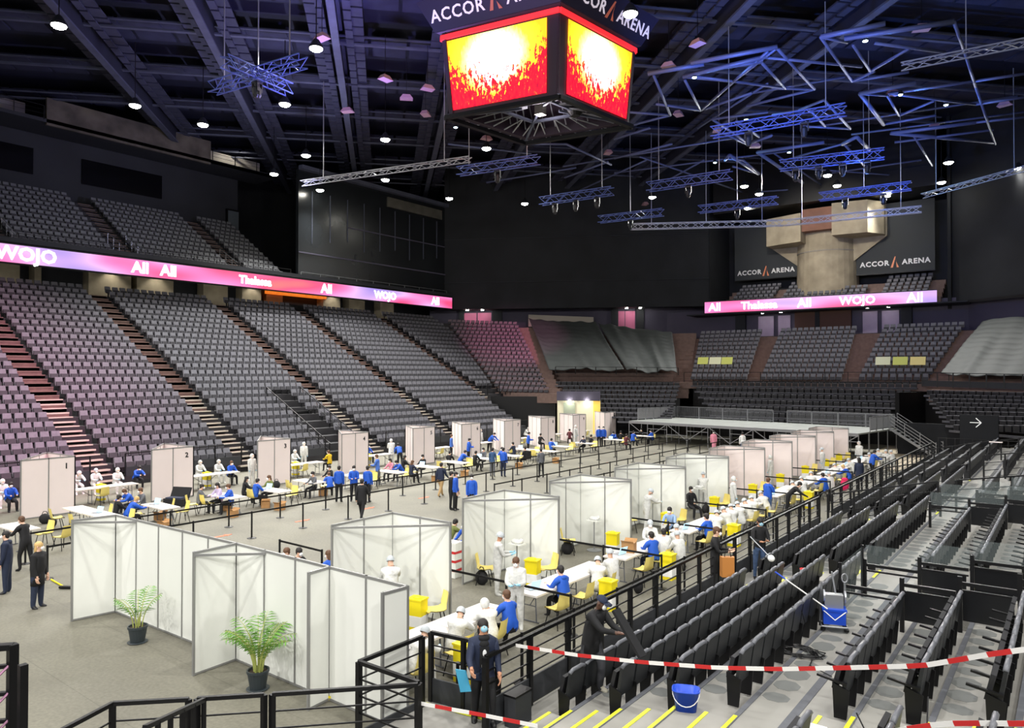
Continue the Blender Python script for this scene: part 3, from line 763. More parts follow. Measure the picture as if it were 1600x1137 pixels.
struct('black_drape', MB().wall(ond(1402, 650, 56.5), ond(1500, 650, 54), 0, 2.4, .2).wall(ond(1500, 650, 49.5), ond(1560, 650, 48), 0, 3.4, .2), M_curtain)
a = ond(1525, 660, 48.8)
dd = (ond(1560, 650, 48) - ond(1500, 650, 49.5)); dd.z = 0; dd.normalize(); nn = Vector((dd.y, -dd.x, 0)); a = a + nn * .12
s_ = MB(); U = Vector((0, 0, 1))
s_.bar(a - dd * .32, a + dd * .3, .09, .04).bar(a + dd * .32, a + U * .3 + dd * .02, .09, .04).bar(a + dd * .32, a - U * .3 + dd * .02, .09, .04)
o = s_.build('arrow_sign', mat('white_arrow', S(240, 240, 236), .5, emit=(1, 1, 1, 1), es=.3)); tag(o, 'white arrow sign pointing right on black drape', 'sign')
# outer shell
struct('wall_outer', MB().wall((-80, -20), (-80, 112), 0, 31.6, .4).wall((-80, 112), (32, 112), 0, 31.6, .4).wall((32, 112), (32, -20), 0, 31.6, .4), M_curtain)

# ================================================================== ROOF
dA = Vector((-sin(R_(47.1)), cos(R_(47.1)), 0)); dB = Vector((cos(R_(47.1)), sin(R_(47.1)), 0))
def pA(px, py, z): return onz(px, py, z)
RZ = 28.4
# main girders run along dA; located by where they cross the top of the view
girders = []
for k, px in enumerate((75, 295, 515, 735, 955, 1175, 1395)):
    c = onz(px, 0, RZ)
    girders.append(c)
    a = c - dA * 26; b_ = c + dA * (44 + 4 * k)
    t = thing('roof_girder', f'large grey diagonal roof girder, {ORD[k+1]} from the left at the top edge', 'roof girder', (a.x, a.y, RZ), 0, 'roof girders')
    q = b_ - a
    MB().bar((0, 0, 0), q, .5, .14).build('lower_flange', M_beam, t)
    MB().bar((0, 0, 1.0), q + Vector((0, 0, 1.0)), .14, 2.0).build('web', M_navy, t)
    MB().bar((0, 0, 2.0), q + Vector((0, 0, 2.0)), .6, .14).build('upper_flange', M_beam, t)
    mb = MB(); n = int(q.length / 1.35)
    for s_ in (-1, 1):
        for j in range(n):
            p = q * ((j + .5) / n) + dB * (s_ * 1.35)
            mb.box((p.x, p.y, 1.1), (1.15, .95, .12), 0, atan2(dA.y, dA.x), None)
            p = q * ((j + .5) / n) + dB * (s_ * .85)
            mb.box((p.x, p.y, .85), (1.15, .5, .10), 0, atan2(dA.y, dA.x), None)
    stuff(mb.build('stepped_cladding_panels', mat('acoustic_panel', S(54, 56, 74), .8, 0, .3, 1), t))
# cross purlins along dB with rows of acoustic baffles between them
M_baf = mat('acoustic_baffle', S(46, 48, 70), .85, 0, .35, .6)
base = onz(530, 0, RZ)
ky = 0
for s_ in (-14.5, -7, .5, 8, 15.5, 23, 30.5, 38, 46):
    ky += 1
    c = base + dA * s_
    a = c - dB * (46 if s_ < 30 else 24); b_ = c + dB * (62 - max(0, s_) * .55)
    t = thing('roof_purlin', f'slim grey cross beam under the roof, {ORD[ky]} from the viewer', 'roof beam', (a.x, a.y, RZ + .9), 0, 'roof cross beams')
    q = b_ - a
    MB().bar((0, 0, 0), q, .30, .12).build('lower_chord', M_beam, t)
    MB().bar((0, 0, .55), q + Vector((0, 0, .55)), .16, .10).build('upper_chord', M_beam, t)
    mb = MB(); n = int(q.length / 2.75)
    for j in range(n):
        p = q * ((j + .5) / n)
        mb.box((p.x + dA.x * .9, p.y + dA.y * .9, .75), (2.55, 1.3, .14), 0, atan2(dB.y, dB.x))
        mb.box((p.x + dA.x * 3.6, p.y + dA.y * 3.6, 1.5), (2.5, 3.0, .14), 0, atan2(dB.y, dB.x))
    stuff(mb.build('baffle_panels', M_baf, t))

# lamps
for k, p in enumerate(LAMP_POS):
    side = ['over the left stand', 'near the middle of the roof', 'over the far end'][min(2, int(LAMPS[k][0] / 540))]
    x, y = LAMPS[k]
    row = 'high' if y < 150 else ('mid height' if y < 270 else 'low')
    t = thing('floodlight', f'bright white floodlight, {ORD[sorted(q[0] for q in LAMPS).index(x)+1]} from the left of all, {row} level', 'floodlight', p, 0, 'white floodlights under the roof')
    MB().lathe([(.10, .55), (.16, .5), (.40, .12), (.42, 0), (.38, 0)], n=14).build('housing', M_blackp, t)
    MB().ell((0, 0, .03), (.38, .38, .20), 12, 4, 0, -90, 0).build('lens', M_lamp, t, True)
    MB().bar((0, 0, .55), (0, 0, 4.4), .04).build('hanging_rod', M_black, t)

# lighting trusses
def truss_mesh(L, w=.5, m=M_truss, r=.03, bay=.6):
    mb = MB()
    c = [(-w / 2, 0), (w / 2, 0), (0, -w * .86)] if w < .45 else [(-w / 2, 0), (w / 2, 0), (w / 2, -w), (-w / 2, -w)]
    for y, z in c: mb.bar((0, y, z), (L, y, z), r * 1.7)
    n = max(2, round(L / bay)); k = len(c)
    for i in range(n):
        for j in range(k):
            a, b_ = c[j], c[(j + 1) % k]
            p, q = (a, b_) if i % 2 else (b_, a)
            mb.bar((L * i / n, p[0], p[1]), (L * (i + 1) / n, q[0], q[1]), r)
    return mb
def truss(label, a, b_, w=.5, m=None, rods=2, movers=0, r=.03, rod_h=None, bay=.6, lampm=None):
    m = m or M_truss; a = Vector(a); b_ = Vector(b_); d = b_ - a; L = d.length; rz = atan2(d.y, d.x)
    t = thing('lighting_truss', label, 'truss', a, rz, 'hanging lighting trusses')
    t.rotation_euler = (0, -math.asin(max(-1, min(1, d.z / L))), rz)
    truss_mesh(L, w, m, r, bay).build('lattice', m, t)
    for j in range(rods):
        s = L * (j + .5) / rods if rods > 1 else L / 2
        s = L * (.14 + .72 * j / max(1, rods - 1)) if rods > 1 else L / 2
        MB().bar((s, 0, 0), (s, 0, RZ - a.z), .05).build('hanging_rod', M_truss, t)
    for j in range(movers):
        s = L * (j + .7) / (movers + .4)
        h = MB(); h.bb(s - .22, s + .22, -.12, .12, -w - .16, -w - .06); h.bb(s - .24, s - .19, -.08, .08, -w - .6, -w - .1); h.bb(s + .19, s + .24, -.08, .08, -w - .6, -w - .1)
        h.lathe([(.10, -w - .95), (.18, -w - .8), (.19, -w - .45), (.10, -w - .3)], (s, 0, 0), 10)
        h.build('moving_head', M_blackp, t)
    return t
Z1 = 22.0
TR = [
    ('long bare white truss hanging left of the scoreboard', (472, 283), (735, 245), 21, .42, 'w', 2, 0),
    ('short violet lit truss just below the scoreboard', (716, 262), (842, 243), 21, .55, 'b', 2, 1),
    ('blue lit truss with moving heads right below the scoreboard', (845, 309), (957, 292), 21, .6, 'b', 2, 3),
    ('small blue lit truss before the corner wall', (936, 338), (1036, 326), 21, .6, 'b', 1, 1),
    ('blue lit truss left of the middle of the right rig', (1012, 286), (1143, 266), 21.5, .65, 'b', 2, 1),
    ('large blue lit truss high in the right rig', (1112, 200), (1322, 163), 22, .6, 'b', 2, 2),
    ('blue lit truss with four moving heads in the right rig', (1218, 252), (1382, 232), 21.5, .65, 'b', 2, 4),
    ('blue lit truss low in front of the concrete pillar', (1092, 322), (1215, 307), 21, .6, 'b', 1, 1),
    ('blue lit truss low at the right of the concrete pillar', (1280, 302), (1424, 284), 21, .6, 'b', 1, 2),
    ('long white truss crossing in front of the pillar', (985, 350), (1225, 344), 20, .5, 'w', 3, 0),
    ('white truss right half crossing in front of the pillar', (1225, 344), (1440, 322), 20, .5, 'w', 2, 0),
    ('white truss rising to the right edge', (1442, 303), (1612, 257), 21, .42, 'w', 2, 0),
    ('bare truss high at the right edge', (1408, 100), (1620, 58), 22.5, .42, 'w', 1, 0),
    ('violet lit cross truss at upper left, long arm', (332, 130), (474, 86), 23, .6, 'b', 2, 1),
    ('violet lit cross truss at upper left, short arm', (350, 86), (452, 132), 23, .6, 'b', 1, 1)]
for lab, p, q, z, w_, c, rods, mv in TR:
    truss(lab, onz(*p, z), onz(*q, z), w_, M_truss if c == 'w' else M_trussb, rods, mv, .035, bay=.7)
# the three-dimensional tube frames of the right rig
def zp(l, s, ox, oy, z=25.2):
    return [(onz(a / s + ox, b / s + oy, z), onz(c / s + ox, d / s + oy, z)) for a, b, c, d in l]
segA = zp([(470, 205, 830, 130), (600, 215, 1210, 120), (470, 205, 645, 450), (645, 450, 960, 400), (645, 450, 770, 395), (650, 250, 745, 392), (745, 395, 960, 270),
           (770, 240, 1160, 290), (470, 205, 620, 235), (1210, 120, 1270, 290), (1270, 290, 1330, 480), (1330, 480, 1440, 800)], 3.553, 1150, 0)
segB = zp([(690, 520, 1000, 460), (690, 520, 820, 690), (820, 690, 1110, 640), (840, 530, 905, 640), (910, 640, 1100, 560), (860, 520, 1330, 580),
           (850, 520, 1330, 450), (1330, 450, 1600, 410), (1330, 580, 1600, 540), (690, 520, 830, 530)], 3.553, 1150, 0)
segC = zp([(860, 740, 1330, 680), (860, 740, 1430, 790), (985, 750, 1090, 920), (860, 740, 985, 750), (1330, 680, 1600, 650), (880, 790, 1430, 720)], 3.553, 1150, 0)
segD = zp([(-250, 350, 230, 260), (-60, 370, 150, 340), (-40, 470, 230, 265), (230, 270, 435, 495), (145, 350, 275, 490), (435, 495, 200, 490), (435, 495, 60, 590), (170, 320, 700, 370), (-260, 420, 275, 490)], 3.553, 1150, 0)
segE = zp([(120, 845, 490, 790), (120, 845, 370, 1015), (0, 670, 130, 760), (60, 800, 200, 750), (490, 555, 635, 715), (350, 610, 490, 555), (635, 715, 370, 700), (-70, 740, 60, 800), (200, 640, 350, 610), (410, 610, 495, 700)], 3.553, 1150, 0)
segF = zp([(590, 800, 670, 760), (670, 760, 740, 830), (600, 800, 740, 950), (40, 890, 130, 965), (-60, 880, 40, 890), (300, 880, 590, 800)], 3.553, 1150, 0)
segG = zp([(850, 460, 1200, 400), (1070, 480, 1600, 350), (1070, 480, 1400, 510), (1180, 690, 1600, 320), (1080, 500, 1180, 690), (1180, 690, 1500, 580), (885, 470, 990, 720), (720, 790, 990, 720), (720, 700, 990, 720), (1250, 745, 1350, 810), (1250, 745, 1600, 700), (1350, 810, 1480, 900), (1480, 900, 1620, 850), (900, 650, 1180, 690)], 4, 800, 0)
segH = zp([(1330, 1000, 1360, 970), (1360, 970, 1540, 1085), (1540, 1085, 1380, 1040), (640, 870, 860, 800), (600, 1010, 330, 1110), (340, 900, 620, 1030), (100, 900, 340, 900), (640, 990, 1000, 900)], 4, 800, 0)
labs = ['big blue tube frame with V braces at the upper right', 'blue tube frame with V braces at the right middle', 'dark blue tube frame at far right above the side wall',
        'violet blue tube frame left of the upper right one', 'grey blue tube frame above the pillar', 'small grey tube frame right above the pillar',
        'violet blue tube frame right of the scoreboard', 'dark tube frame behind and below the scoreboard']
for lab, seg in zip(labs, (segA, segB, segC, segD, segE, segF, segG, segH)):
    o0 = seg[0][0]
    t = thing('tube_frame', lab, 'roof frame', o0, 0, 'tube frames of the roof')
    for j, (a, b_) in enumerate(seg):
        dz = Vector((0, 0, 0))
        n_ = 8
        MB().tube([a - o0 + dz, b_ - o0 + dz], .15 if j < 2 else .095, n_).build('tube', M_tube, t, True)
# far background: further parallel frames, dark
t = thing('tube_frame', 'row of dark parallel roof tubes above the far end', 'roof frame', onz(1000, 250, 25), 0, 'tube frames of the roof')
o0 = t.location.copy()
for j, (a, b_, c, d_) in enumerate(((960, 270, 1240, 235), (880, 260, 1150, 215), (1000, 245, 1160, 300), (1100, 250, 1010, 300), (1180, 300, 1330, 290), (1240, 262, 1480, 280), (1260, 200, 1590, 150), (1330, 210, 1600, 175), (1210, 240, 1300, 300), (1300, 270, 1440, 250), (900, 300, 1010, 250), (760, 285, 900, 262), (1150, 150, 1320, 120), (1090, 200, 1200, 130), (700, 225, 830, 240))):
    MB().tube([onz(a, b_, 26) - o0, onz(c, d_, 26) - o0], .08, 6).build('tube', M_tube, t, True)
# little fittings hanging from the roof: speakers and reflectors
fit = [(503, 61), (543, 175), (635, 155), (668, 140), (602, 125), (665, 180), (1008, 320), (1090, 70), (1045, 105), (1440, 47), (1395, 148), (760, 218), (1060, 180), (1120, 205), (950, 240), (1570, 165), (1460, 200), (1180, 230)]
for k, (x, y) in enumerate(fit):
    p = onz(x, y, 25.5)
    t = thing('ceiling_reflector', f'small pinkish square fitting hanging from the roof, {ORD[sorted(f[0] for f in fit).index(x)+1]} from left', 'ceiling fitting', p, .4 * k, 'square fittings under the roof')
    MB().add([(-.45, -.3, 0), (.45, -.3, 0), (.45, .3, 0), (-.45, .3, 0), (-.25, -.18, .3), (.25, -.18, .3), (.25, .18, .3), (-.25, .18, .3)],
             [(3, 2, 1, 0), (4, 5, 6, 7), (0, 1, 5, 4), (1, 2, 6, 5), (2, 3, 7, 6), (3, 0, 4, 7)]).build('hood', mat('pinkish_fitting', S(190, 150, 160), .5), t)
    MB().bar((0, 0, .3), (0, 0, 3), .03).build('hanging_rod', M_black, t)
# small blue-white spotlights on the tubes
for k, (x, y) in enumerate(((1352, 64), (1407, 148), (1085, 121), (1233, 238), (1166, 187), (1117, 254), (712, 199), (1478, 164))):
    p = onz(x, y, 25.0)
    t = thing('roof_spotlight', f'small blue-white spotlight on roof tubes, {ORD[sorted((1352,1407,1085,1233,1166,1117,712,1478)).index(x)+1]} from the left', 'spotlight', p, 0, 'small spotlights on the roof tubes')
    MB().lathe([(.05, .3), (.14, .2), (.16, 0)], n=10).build('housing', M_blackp, t)
    MB().ell((0, 0, 0), (.15, .15, .07), 10, 3, 0, -90, 0).build('lens', mat('blue_white_lens', (1, 1, 1, 1), emit=(.55, .8, 1, 1), es=12), t)
    spot(p + Vector((.3, 0, -.2)), p + Vector((6, 2, .1)), 260, (.25, .55, 1), 60, .8, .1, 'blue_spot')

# ================================================================== SCOREBOARD
N0 = Vector((2.1, 40.0)); 
def cf(F, Rr): # camera-forward / right metres to world xy
    return Vector((-sin(YAW) * F + cos(YAW) * Rr, cos(YAW) * F + sin(YAW) * Rr, 0))
near = cf(40.0, 2.55); right = cf(44.9, 7.3); left = cf(43.3, -3.9)
ctr = (right + left) / 2; far = ctr * 2 - near
t = thing('scoreboard', 'four-sided hanging video scoreboard showing a burning yellow and red image', 'scoreboard', (ctr.x, ctr.y, 21.3))
def loc3(p, z): return Vector((p.x - ctr.x, p.y - ctr.y, z))
def scr(p, k): return ctr + (p - ctr) * k
def screen_mat():
    m = bpy.data.materials.new('burning_reed_video'); m.use_nodes = True; nt = m.node_tree; b = nt.nodes['Principled BSDF']
    N = nt.nodes.new; Lk = nt.links.new
    uv = N('ShaderNodeUVMap'); sep = N('ShaderNodeSeparateXYZ'); Lk(uv.outputs[0], sep.inputs[0])
    def math(op, a, b_=None, c=None):
        n = N('ShaderNodeMath'); n.operation = op
        for i, x in enumerate((a, b_, c)):
            if x is None: continue
            if isinstance(x, (int, float)): n.inputs[i].default_value = x
            else: Lk(x, n.inputs[i])
        return n.outputs[0]
    u, v = sep.outputs[0], sep.outputs[1]
    du = math('MULTIPLY', math('SUBTRACT', u, .48), 1.35); dv = math('SUBTRACT', v, .62)
    r = math('SQRT', math('ADD', math('MULTIPLY', du, du), math('MULTIPLY', dv, dv)))
    mp = N('ShaderNodeMapping'); mp.inputs['Scale'].default_value = (38, 9, 1); Lk(uv.outputs[0], mp.inputs[0])
    mp.inputs['Rotation'].default_value = (0, 0, .25)
    n1 = N('ShaderNodeTexNoise'); n1.inputs['Scale'].default_value = 1; n1.inputs['Detail'].default_value = 5; n1.inputs['Roughness'].default_value = .65; Lk(mp.outputs[0], n1.inputs['Vector'])
    n2 = N('ShaderNodeTexNoise'); n2.inputs['Scale'].default_value = 5; n2.inputs['Detail'].default_value = 4; Lk(uv.outputs[0], n2.inputs['Vector'])
    rr = math('ADD', r, math('MULTIPLY', math('SUBTRACT', n1.outputs['Fac'], .5), .16))
    cr = N('ShaderNodeValToRGB'); e = cr.color_ramp.elements
    e[0].position = 0.30; e[0].color = (1, 1, 1, 1); e[1].position = .68; e[1].color = (1, .35, .01, 1)
    k = e.new(.37); k.color = (1, .9, .35, 1); k = e.new(.48); k.color = (1, .68, .03, 1)
    Lk(rr, cr.inputs['Fac'])
    # reeds: red where height below a ragged line
    edge = math('ADD', math('MULTIPLY', math('SUBTRACT', n1.outputs['Fac'], .5), 1.7), math('MULTIPLY', math('SUBTRACT', n2.outputs['Fac'], .5), .9))
    side = math('MULTIPLY', math('POWER', math('ABSOLUTE', math('SUBTRACT', u, .5)), 1.5), 1.1)
    line = math('ADD', math('ADD', edge, .26), side)
    mask = math('GREATER_THAN', line, v)
    mx = N('ShaderNodeMixRGB'); Lk(mask, mx.inputs[0]); Lk(cr.outputs[0], mx.inputs[1])
    cr2 = N('ShaderNodeValToRGB'); e = cr2.color_ramp.elements; e[0].position = .35; e[0].color = (.25, .0, .02, 1); e[1].position = .72; e[1].color = (1, .5, .02, 1)
    k = e.new(.5); k.color = (1, .005, .02, 1); k = e.new(.62); k.color = (1, .01, .02, 1)
    Lk(n1.outputs['Fac'], cr2.inputs['Fac']); Lk(cr2.outputs[0], mx.inputs[2])
    Lk(mx.outputs[0], b.inputs['Emission Color']); b.inputs['Emission Strength'].default_value = 1.7
    b.inputs['Base Color'].default_value = (0, 0, 0, 1)
    return m
M_scr = screen_mat()
M_hous = mat('scoreboard_housing', S(54, 40, 54), .6)
M_redled = mat('red_led_border', (1, .05, .05, 1), emit=(1, .02, .03, 1), es=.85)
zb, zt = 0.0, 4.75
sides = [(left, near), (near, right), (right, far), (far, left)]
for k, (a, b_) in enumerate(sides):
    bk, tk = .97, 1.05
    f_ = .06; g_ = .09
    def P(s, v):
        q = scr(a, bk).lerp(scr(b_, bk), s); q2 = scr(a, tk).lerp(scr(b_, tk), s)
        return Vector((q.lerp(q2, v).x - ctr.x, q.lerp(q2, v).y - ctr.y, v * zt))
    nrm = (P(1, 0) - P(0, 0)).cross(P(0, 1) - P(0, 0)).normalized()
    if nrm.dot(P(.5, .5)) < 0: nrm = -nrm
    mbh = MB().thick([P(0, 0) - nrm * .2, P(1, 0) - nrm * .2, P(1, 1) - nrm * .2, P(0, 1) - nrm * .2], .3); mbh.build('side_housing', M_hous, t)
    # the picture, with uv
    s0, s1 = (.03, .90) if k == 0 else (.10, .97)
    me = bpy.data.meshes.new('video_picture'); vs = [P(s0, .05) + nrm * .02, P(s1, .05) + nrm * .02, P(s1, .90) + nrm * .02, P(s0, .90) + nrm * .02]
    me.from_pydata([tuple(v) for v in vs], [], [(0, 1, 2, 3)]); uvl = me.uv_layers.new(name='UVMap')
    for li, c in zip(range(4), ((0, 0), (1, 0), (1, 1), (0, 1))): uvl.data[li].uv = c
    me.materials.append(M_scr); obj('video_picture', me, t)
    MB().bar(P(.0, .95) + nrm * .05, P(1, .95) + nrm * .05, .12, .28).build('red_border_strip', M_redled, t)
    # leaning header board with the arena name
    def Hh(s, v):
        q = scr(a, 1.10 + .20 * v).lerp(scr(b_, 1.10 + .20 * v), s); return Vector((q.x - ctr.x, q.y - ctr.y, zt + .1 + v * 1.7))
    MB().thick([Hh(0, 0), Hh(1, 0), Hh(1, 1), Hh(0, 1)], .12).build('header_board', mat('header_navy', S(38, 34, 58), .6), t)
    MB().thick([Vector((scr(a, 1.05).x - ctr.x, scr(a, 1.05).y - ctr.y, zt)), Vector((scr(b_, 1.05).x - ctr.x, scr(b_, 1.05).y - ctr.y, zt)), Hh(1, 0), Hh(0, 0)], .06).build('header_soffit', M_hous, t)
    if k < 2:
        x = (Hh(1, 0) - Hh(0, 0)); up = Hh(.5, 1) - Hh(.5, 0); nn = x.cross(up).normalized()
        if nn.dot(Hh(.5, .5)) < 0: nn = -nn
        for body, s in (('ACCOR', .24), ('ARENA', .80)):
            text(body, .95, Hh(s, .45) + nn * .08, x, up, mat('lit_letter', S(225, 215, 230), .5, emit=S(225, 215, 230), es=.35), t, .01, .015, space=1.12)
        xd = x.normalized(); ud = up.normalized(); c0 = Hh(.52, .45) + nn * .08
        e_ = MB(); e_.thick([c0 - xd * .38 - ud * .42, c0 - xd * .16 - ud * .42, c0 + xd * .12 + ud * .6, c0 + ud * .6], .02)
        e_.thick([c0 + xd * .12 + ud * .4, c0 + xd * .16, c0 + xd * .42 - ud * .42, c0 + xd * .2 - ud * .42], .02)
        e_.build('emblem', mat('copper_emblem', S(180, 96, 76), .5, emit=S(180, 96, 76), es=.25), t)
# inner structure seen from below
for k, (a, b_) in enumerate(sides):
    MB().bar(loc3(scr(a, 1.0), -.15), loc3(scr(b_, 1.0), -.15), .3, .22).build('bottom_beam', M_black, t)
    MB().bar(loc3(scr(a, .45), .5), loc3(scr(b_, .45), .5), .16).build('inner_beam', M_beam, t)
    MB().bar(loc3(scr(a, .98), 0), loc3(scr(a, .2), .6), .14).build('diagonal_beam', M_beam, t)
    mb = MB()
    for j in range(7):
        s = (j + .5) / 7; p = scr(a, .98).lerp(scr(b_, .98), s); q = scr(a, .45).lerp(scr(b_, .45), (j + (j % 2)) / 7)
        mb.bar(loc3(p, 0), loc3(q, .5), .06); mb.bar(loc3(scr(a, .7).lerp(scr(b_, .7), s), .3), loc3(scr(a, .7).lerp(scr(b_, .7), s + .1), 2.5), .06)
    stuff(mb.build('lattice_bracing', M_truss, t))
MB().bb(-.25, .25, -.25, .25, .3, 6.5).build('centre_mast', M_concg, t)
for s_ in (-1.2, 1.3):
    MB().bb(s_ - .4, s_ + .4, -1.0, -.2, .8, 1.5).build('equipment_box', M_truss, t)
MB().lathe([(.28, .2), (.5, .5), (.5, 1.5), (.3, 1.8)], (ctr.x * 0 + 1.7, 1.2, 0), 14).build('equipment_drum', M_black, t)
for p in (near, right, far, left):
    MB().bar(loc3(scr(p, .8), zt + 1), loc3(scr(p, .8), RZ - 21.3 + 1.5), .08).build('suspension_cable', M_black, t)
MB().thick([loc3(scr(p, 1.04), zt + .9) for p in (near, right, far, left)], .1).build('top_deck', M_black, t)
sp = spot((ctr.x, ctr.y, 21.0), (ctr.x + .5, ctr.y, 24), 500, (1, .9, .95), 160, .8, .3)

# ================================================================== FURNITURE PROTOTYPES
def copy_kids(src, dst):
    for ch in [c for c in src.children]:
        c = ch.copy(); COL.objects.link(c); c.parent = dst
        for g in [g for g in ch.children]:
            d = g.copy(); COL.objects.link(d); d.parent = c
PROTO = {}
def place(kind, maker, name, label, cat, loc, rz=0.0, group=None):
    t = thing(name, label, cat, loc, rz, group)
    if kind in PROTO: copy_kids(PROTO[kind], t)
    else: maker(t); PROTO[kind] = t
    return t
def mk_chair(t):
    mb = MB(); n = 8; rows = []
    prof = [(.24, .43), (.20, .455), (.05, .43), (-.12, .435), (-.19, .47), (-.23, .60), (-.27, .78), (-.28, .86)]
    for (y, z) in prof:
        wd = .23 if z < .5 else .23 - (z - .5) * .10
        rows.append([(wd * (2 * j / n - 1), y + (.04 * (2 * j / n - 1) ** 2 if z > .5 else 0), z + (.04 * (2 * j / n - 1) ** 2 if z < .5 else 0)) for j in range(n + 1)])
    vs = [v for r in rows for v in r]; fs = [(i * (n + 1) + j, i * (n + 1) + j + 1, (i + 1) * (n + 1) + j + 1, (i + 1) * (n + 1) + j) for i in range(len(prof) - 1) for j in range(n)]
    mb.add(vs, fs); mb.add([(a, b_, c - .018) for a, b_, c in vs], [f[::-1] for f in fs])
    mb.build('seat_shell', M_yel, t, True)
    for sx in (-1, 1):
        for sy in (-1, 1):
            MB().tube([(sx * .17, sy * .13, .43), (sx * .23, sy * .22, 0)], .014, 6).build('leg', M_black, t)
def mk_table(t, L=1.83, W=.76):
    mb = MB().bb(-L / 2, L / 2, -W / 2, W / 2, .70, .745); mb.build('tabletop', M_tab, t)
    for s_ in (-1, 1):
        x = s_ * L * .36; m2 = MB()
        m2.tube([(x, -W * .36, 0.015), (x, W * .36, 0.015)], .016).tube([(x, -W * .22, .70), (x, -W * .26, .015)], .016).tube([(x, W * .22, .70), (x, W * .26, .015)], .016)
        m2.tube([(x, -W * .24, .4), (x, W * .24, .4)], .012).tube([(x, 0, .4), (x * .35, 0, .70)], .012)
        m2.build('leg_frame', M_greyc, t)
def mk_bin(t):
    MB().bb(-.19, .19, -.15, .15, 0, .10).build('base', M_yelb, t)
    MB().bb(-.192, .192, -.152, .152, .10, .36).build('label_band', M_maskw, t)
    MB().slab([(-.19, -.15), (.19, -.15), (.19, .15), (-.19, .15)], .36, .72).build('body', M_yelb, t)
    MB().bb(-.21, .21, -.17, .17, .72, .76).ell((0, 0, .77), (.12, .09, .05), 8, 4).build('lid', M_yelb, t)
def mk_post(t):
    MB().lathe([(.17, 0), (.17, .015), (.04, .045)], n=14).build('base', M_black, t)
    MB().tube([(0, 0, .04), (0, 0, .96)], .032, 8).build('pole', M_black, t)
    MB().lathe([(.045, .92), (.045, 1.0), (.03, 1.02)], n=10).build('belt_head', M_blackp, t)
def mk_box(t):
    MB().bb(-.19, .19, -.15, .15, 0, .30).build('body', M_card, t)
    for s_ in (-1, 1):
        MB().thick([(-.19, s_ * .15, .30), (.19, s_ * .15, .30), (.19, s_ * .24, .37), (-.19, s_ * .24, .37)], .01).build('flap', M_card, t)
def mk_trolley(t):
    MB().lathe([(.26, 0), (.26, .02), (.03, .05)], n=16).build('base', M_grey, t)
    MB().tube([(0, 0, .05), (0, 0, 1.02)], .02, 8).build('stem', M_grey, t)
    MB().bb(-.22, .22, -.16, .16, 1.02, 1.05).build('tray', M_white, t)
def mk_bag(t):
    MB().ell((0, 0, .2), (.22, .15, .22), 10, 6).build('body', M_blk, t, True)
    MB().tube([(-.1, .0, .4), (-.05, .0, .5), (.05, 0, .5), (.1, 0, .4)], .015, 6).build('handle', M_black, t)

# ================================================================== PEOPLE
UA, FA, TH, SH = .29, .25, .43, .42
def joints(P):
    lean = R_(P.get('lean', 0)); z0 = P['z0']; s = 1.0
    tdir = Vector((0, sin(lean), cos(lean))); p = Vector((0, P.get('y0', 0), z0))
    J = {'pel': p, 'wai': p + tdir * .14, 'che': p + tdir * .33, 'nb': p + tdir * .47, 'nk': p + tdir * .54}
    hp = lean + R_(P.get('head', 0)); hd = Vector((0, sin(hp * .6), cos(hp * .6))); hf = Vector((0, cos(hp * .6), -sin(hp * .6)))
    if P.get('yaw'):
        r = Matrix.Rotation(R_(P['yaw']), 3, 'Z'); hd = r @ hd; hf = r @ hf
    J['h0'] = J['nk'] + hd * .075 + hf * .02; J['h1'] = J['nk'] + hd * .165 + hf * .012; J['hd'] = hd; J['hf'] = hf
    for k, sx in ((0, -1), (1, 1)):
        sp, ab, el, inw = P['arms'][k]; sp, ab, el, inw = map(R_, (sp, ab, el, inw))
        S_ = p + tdir * .44 + Vector((sx * .175, 0, 0)); J['s%d' % k] = S_
        d = Vector((sx * sin(ab), sin(sp) * cos(ab), -cos(sp) * cos(ab))); E_ = S_ + d * UA
        d2 = Vector((-sx * sin(inw), sin(sp + el) * cos(inw), -cos(sp + el) * cos(inw))); W_ = E_ + d2 * FA
        J['e%d' % k] = E_; J['w%d' % k] = W_; J['m%d' % k] = W_ + d2 * .09; J['hdir%d' % k] = d2
        hip, ab2, kn = map(R_, P['legs'][k])
        H_ = p + Vector((sx * .085, 0, -.04)); d = Vector((sx * sin(ab2), sin(hip), -cos(hip))).normalized(); K_ = H_ + d * TH
        d2 = Vector((sx * sin(ab2) * .3, sin(hip - kn), -cos(hip - kn))).normalized(); A_ = K_ + d2 * SH
        J['hp%d' % k] = H_; J['k%d' % k] = K_; J['a%d' % k] = A_
        ft = Vector((sx * .03, .15, -.05 + max(0, -sin(hip - kn)) * -.04)); J['t%d' % k] = A_ + ft
    return J
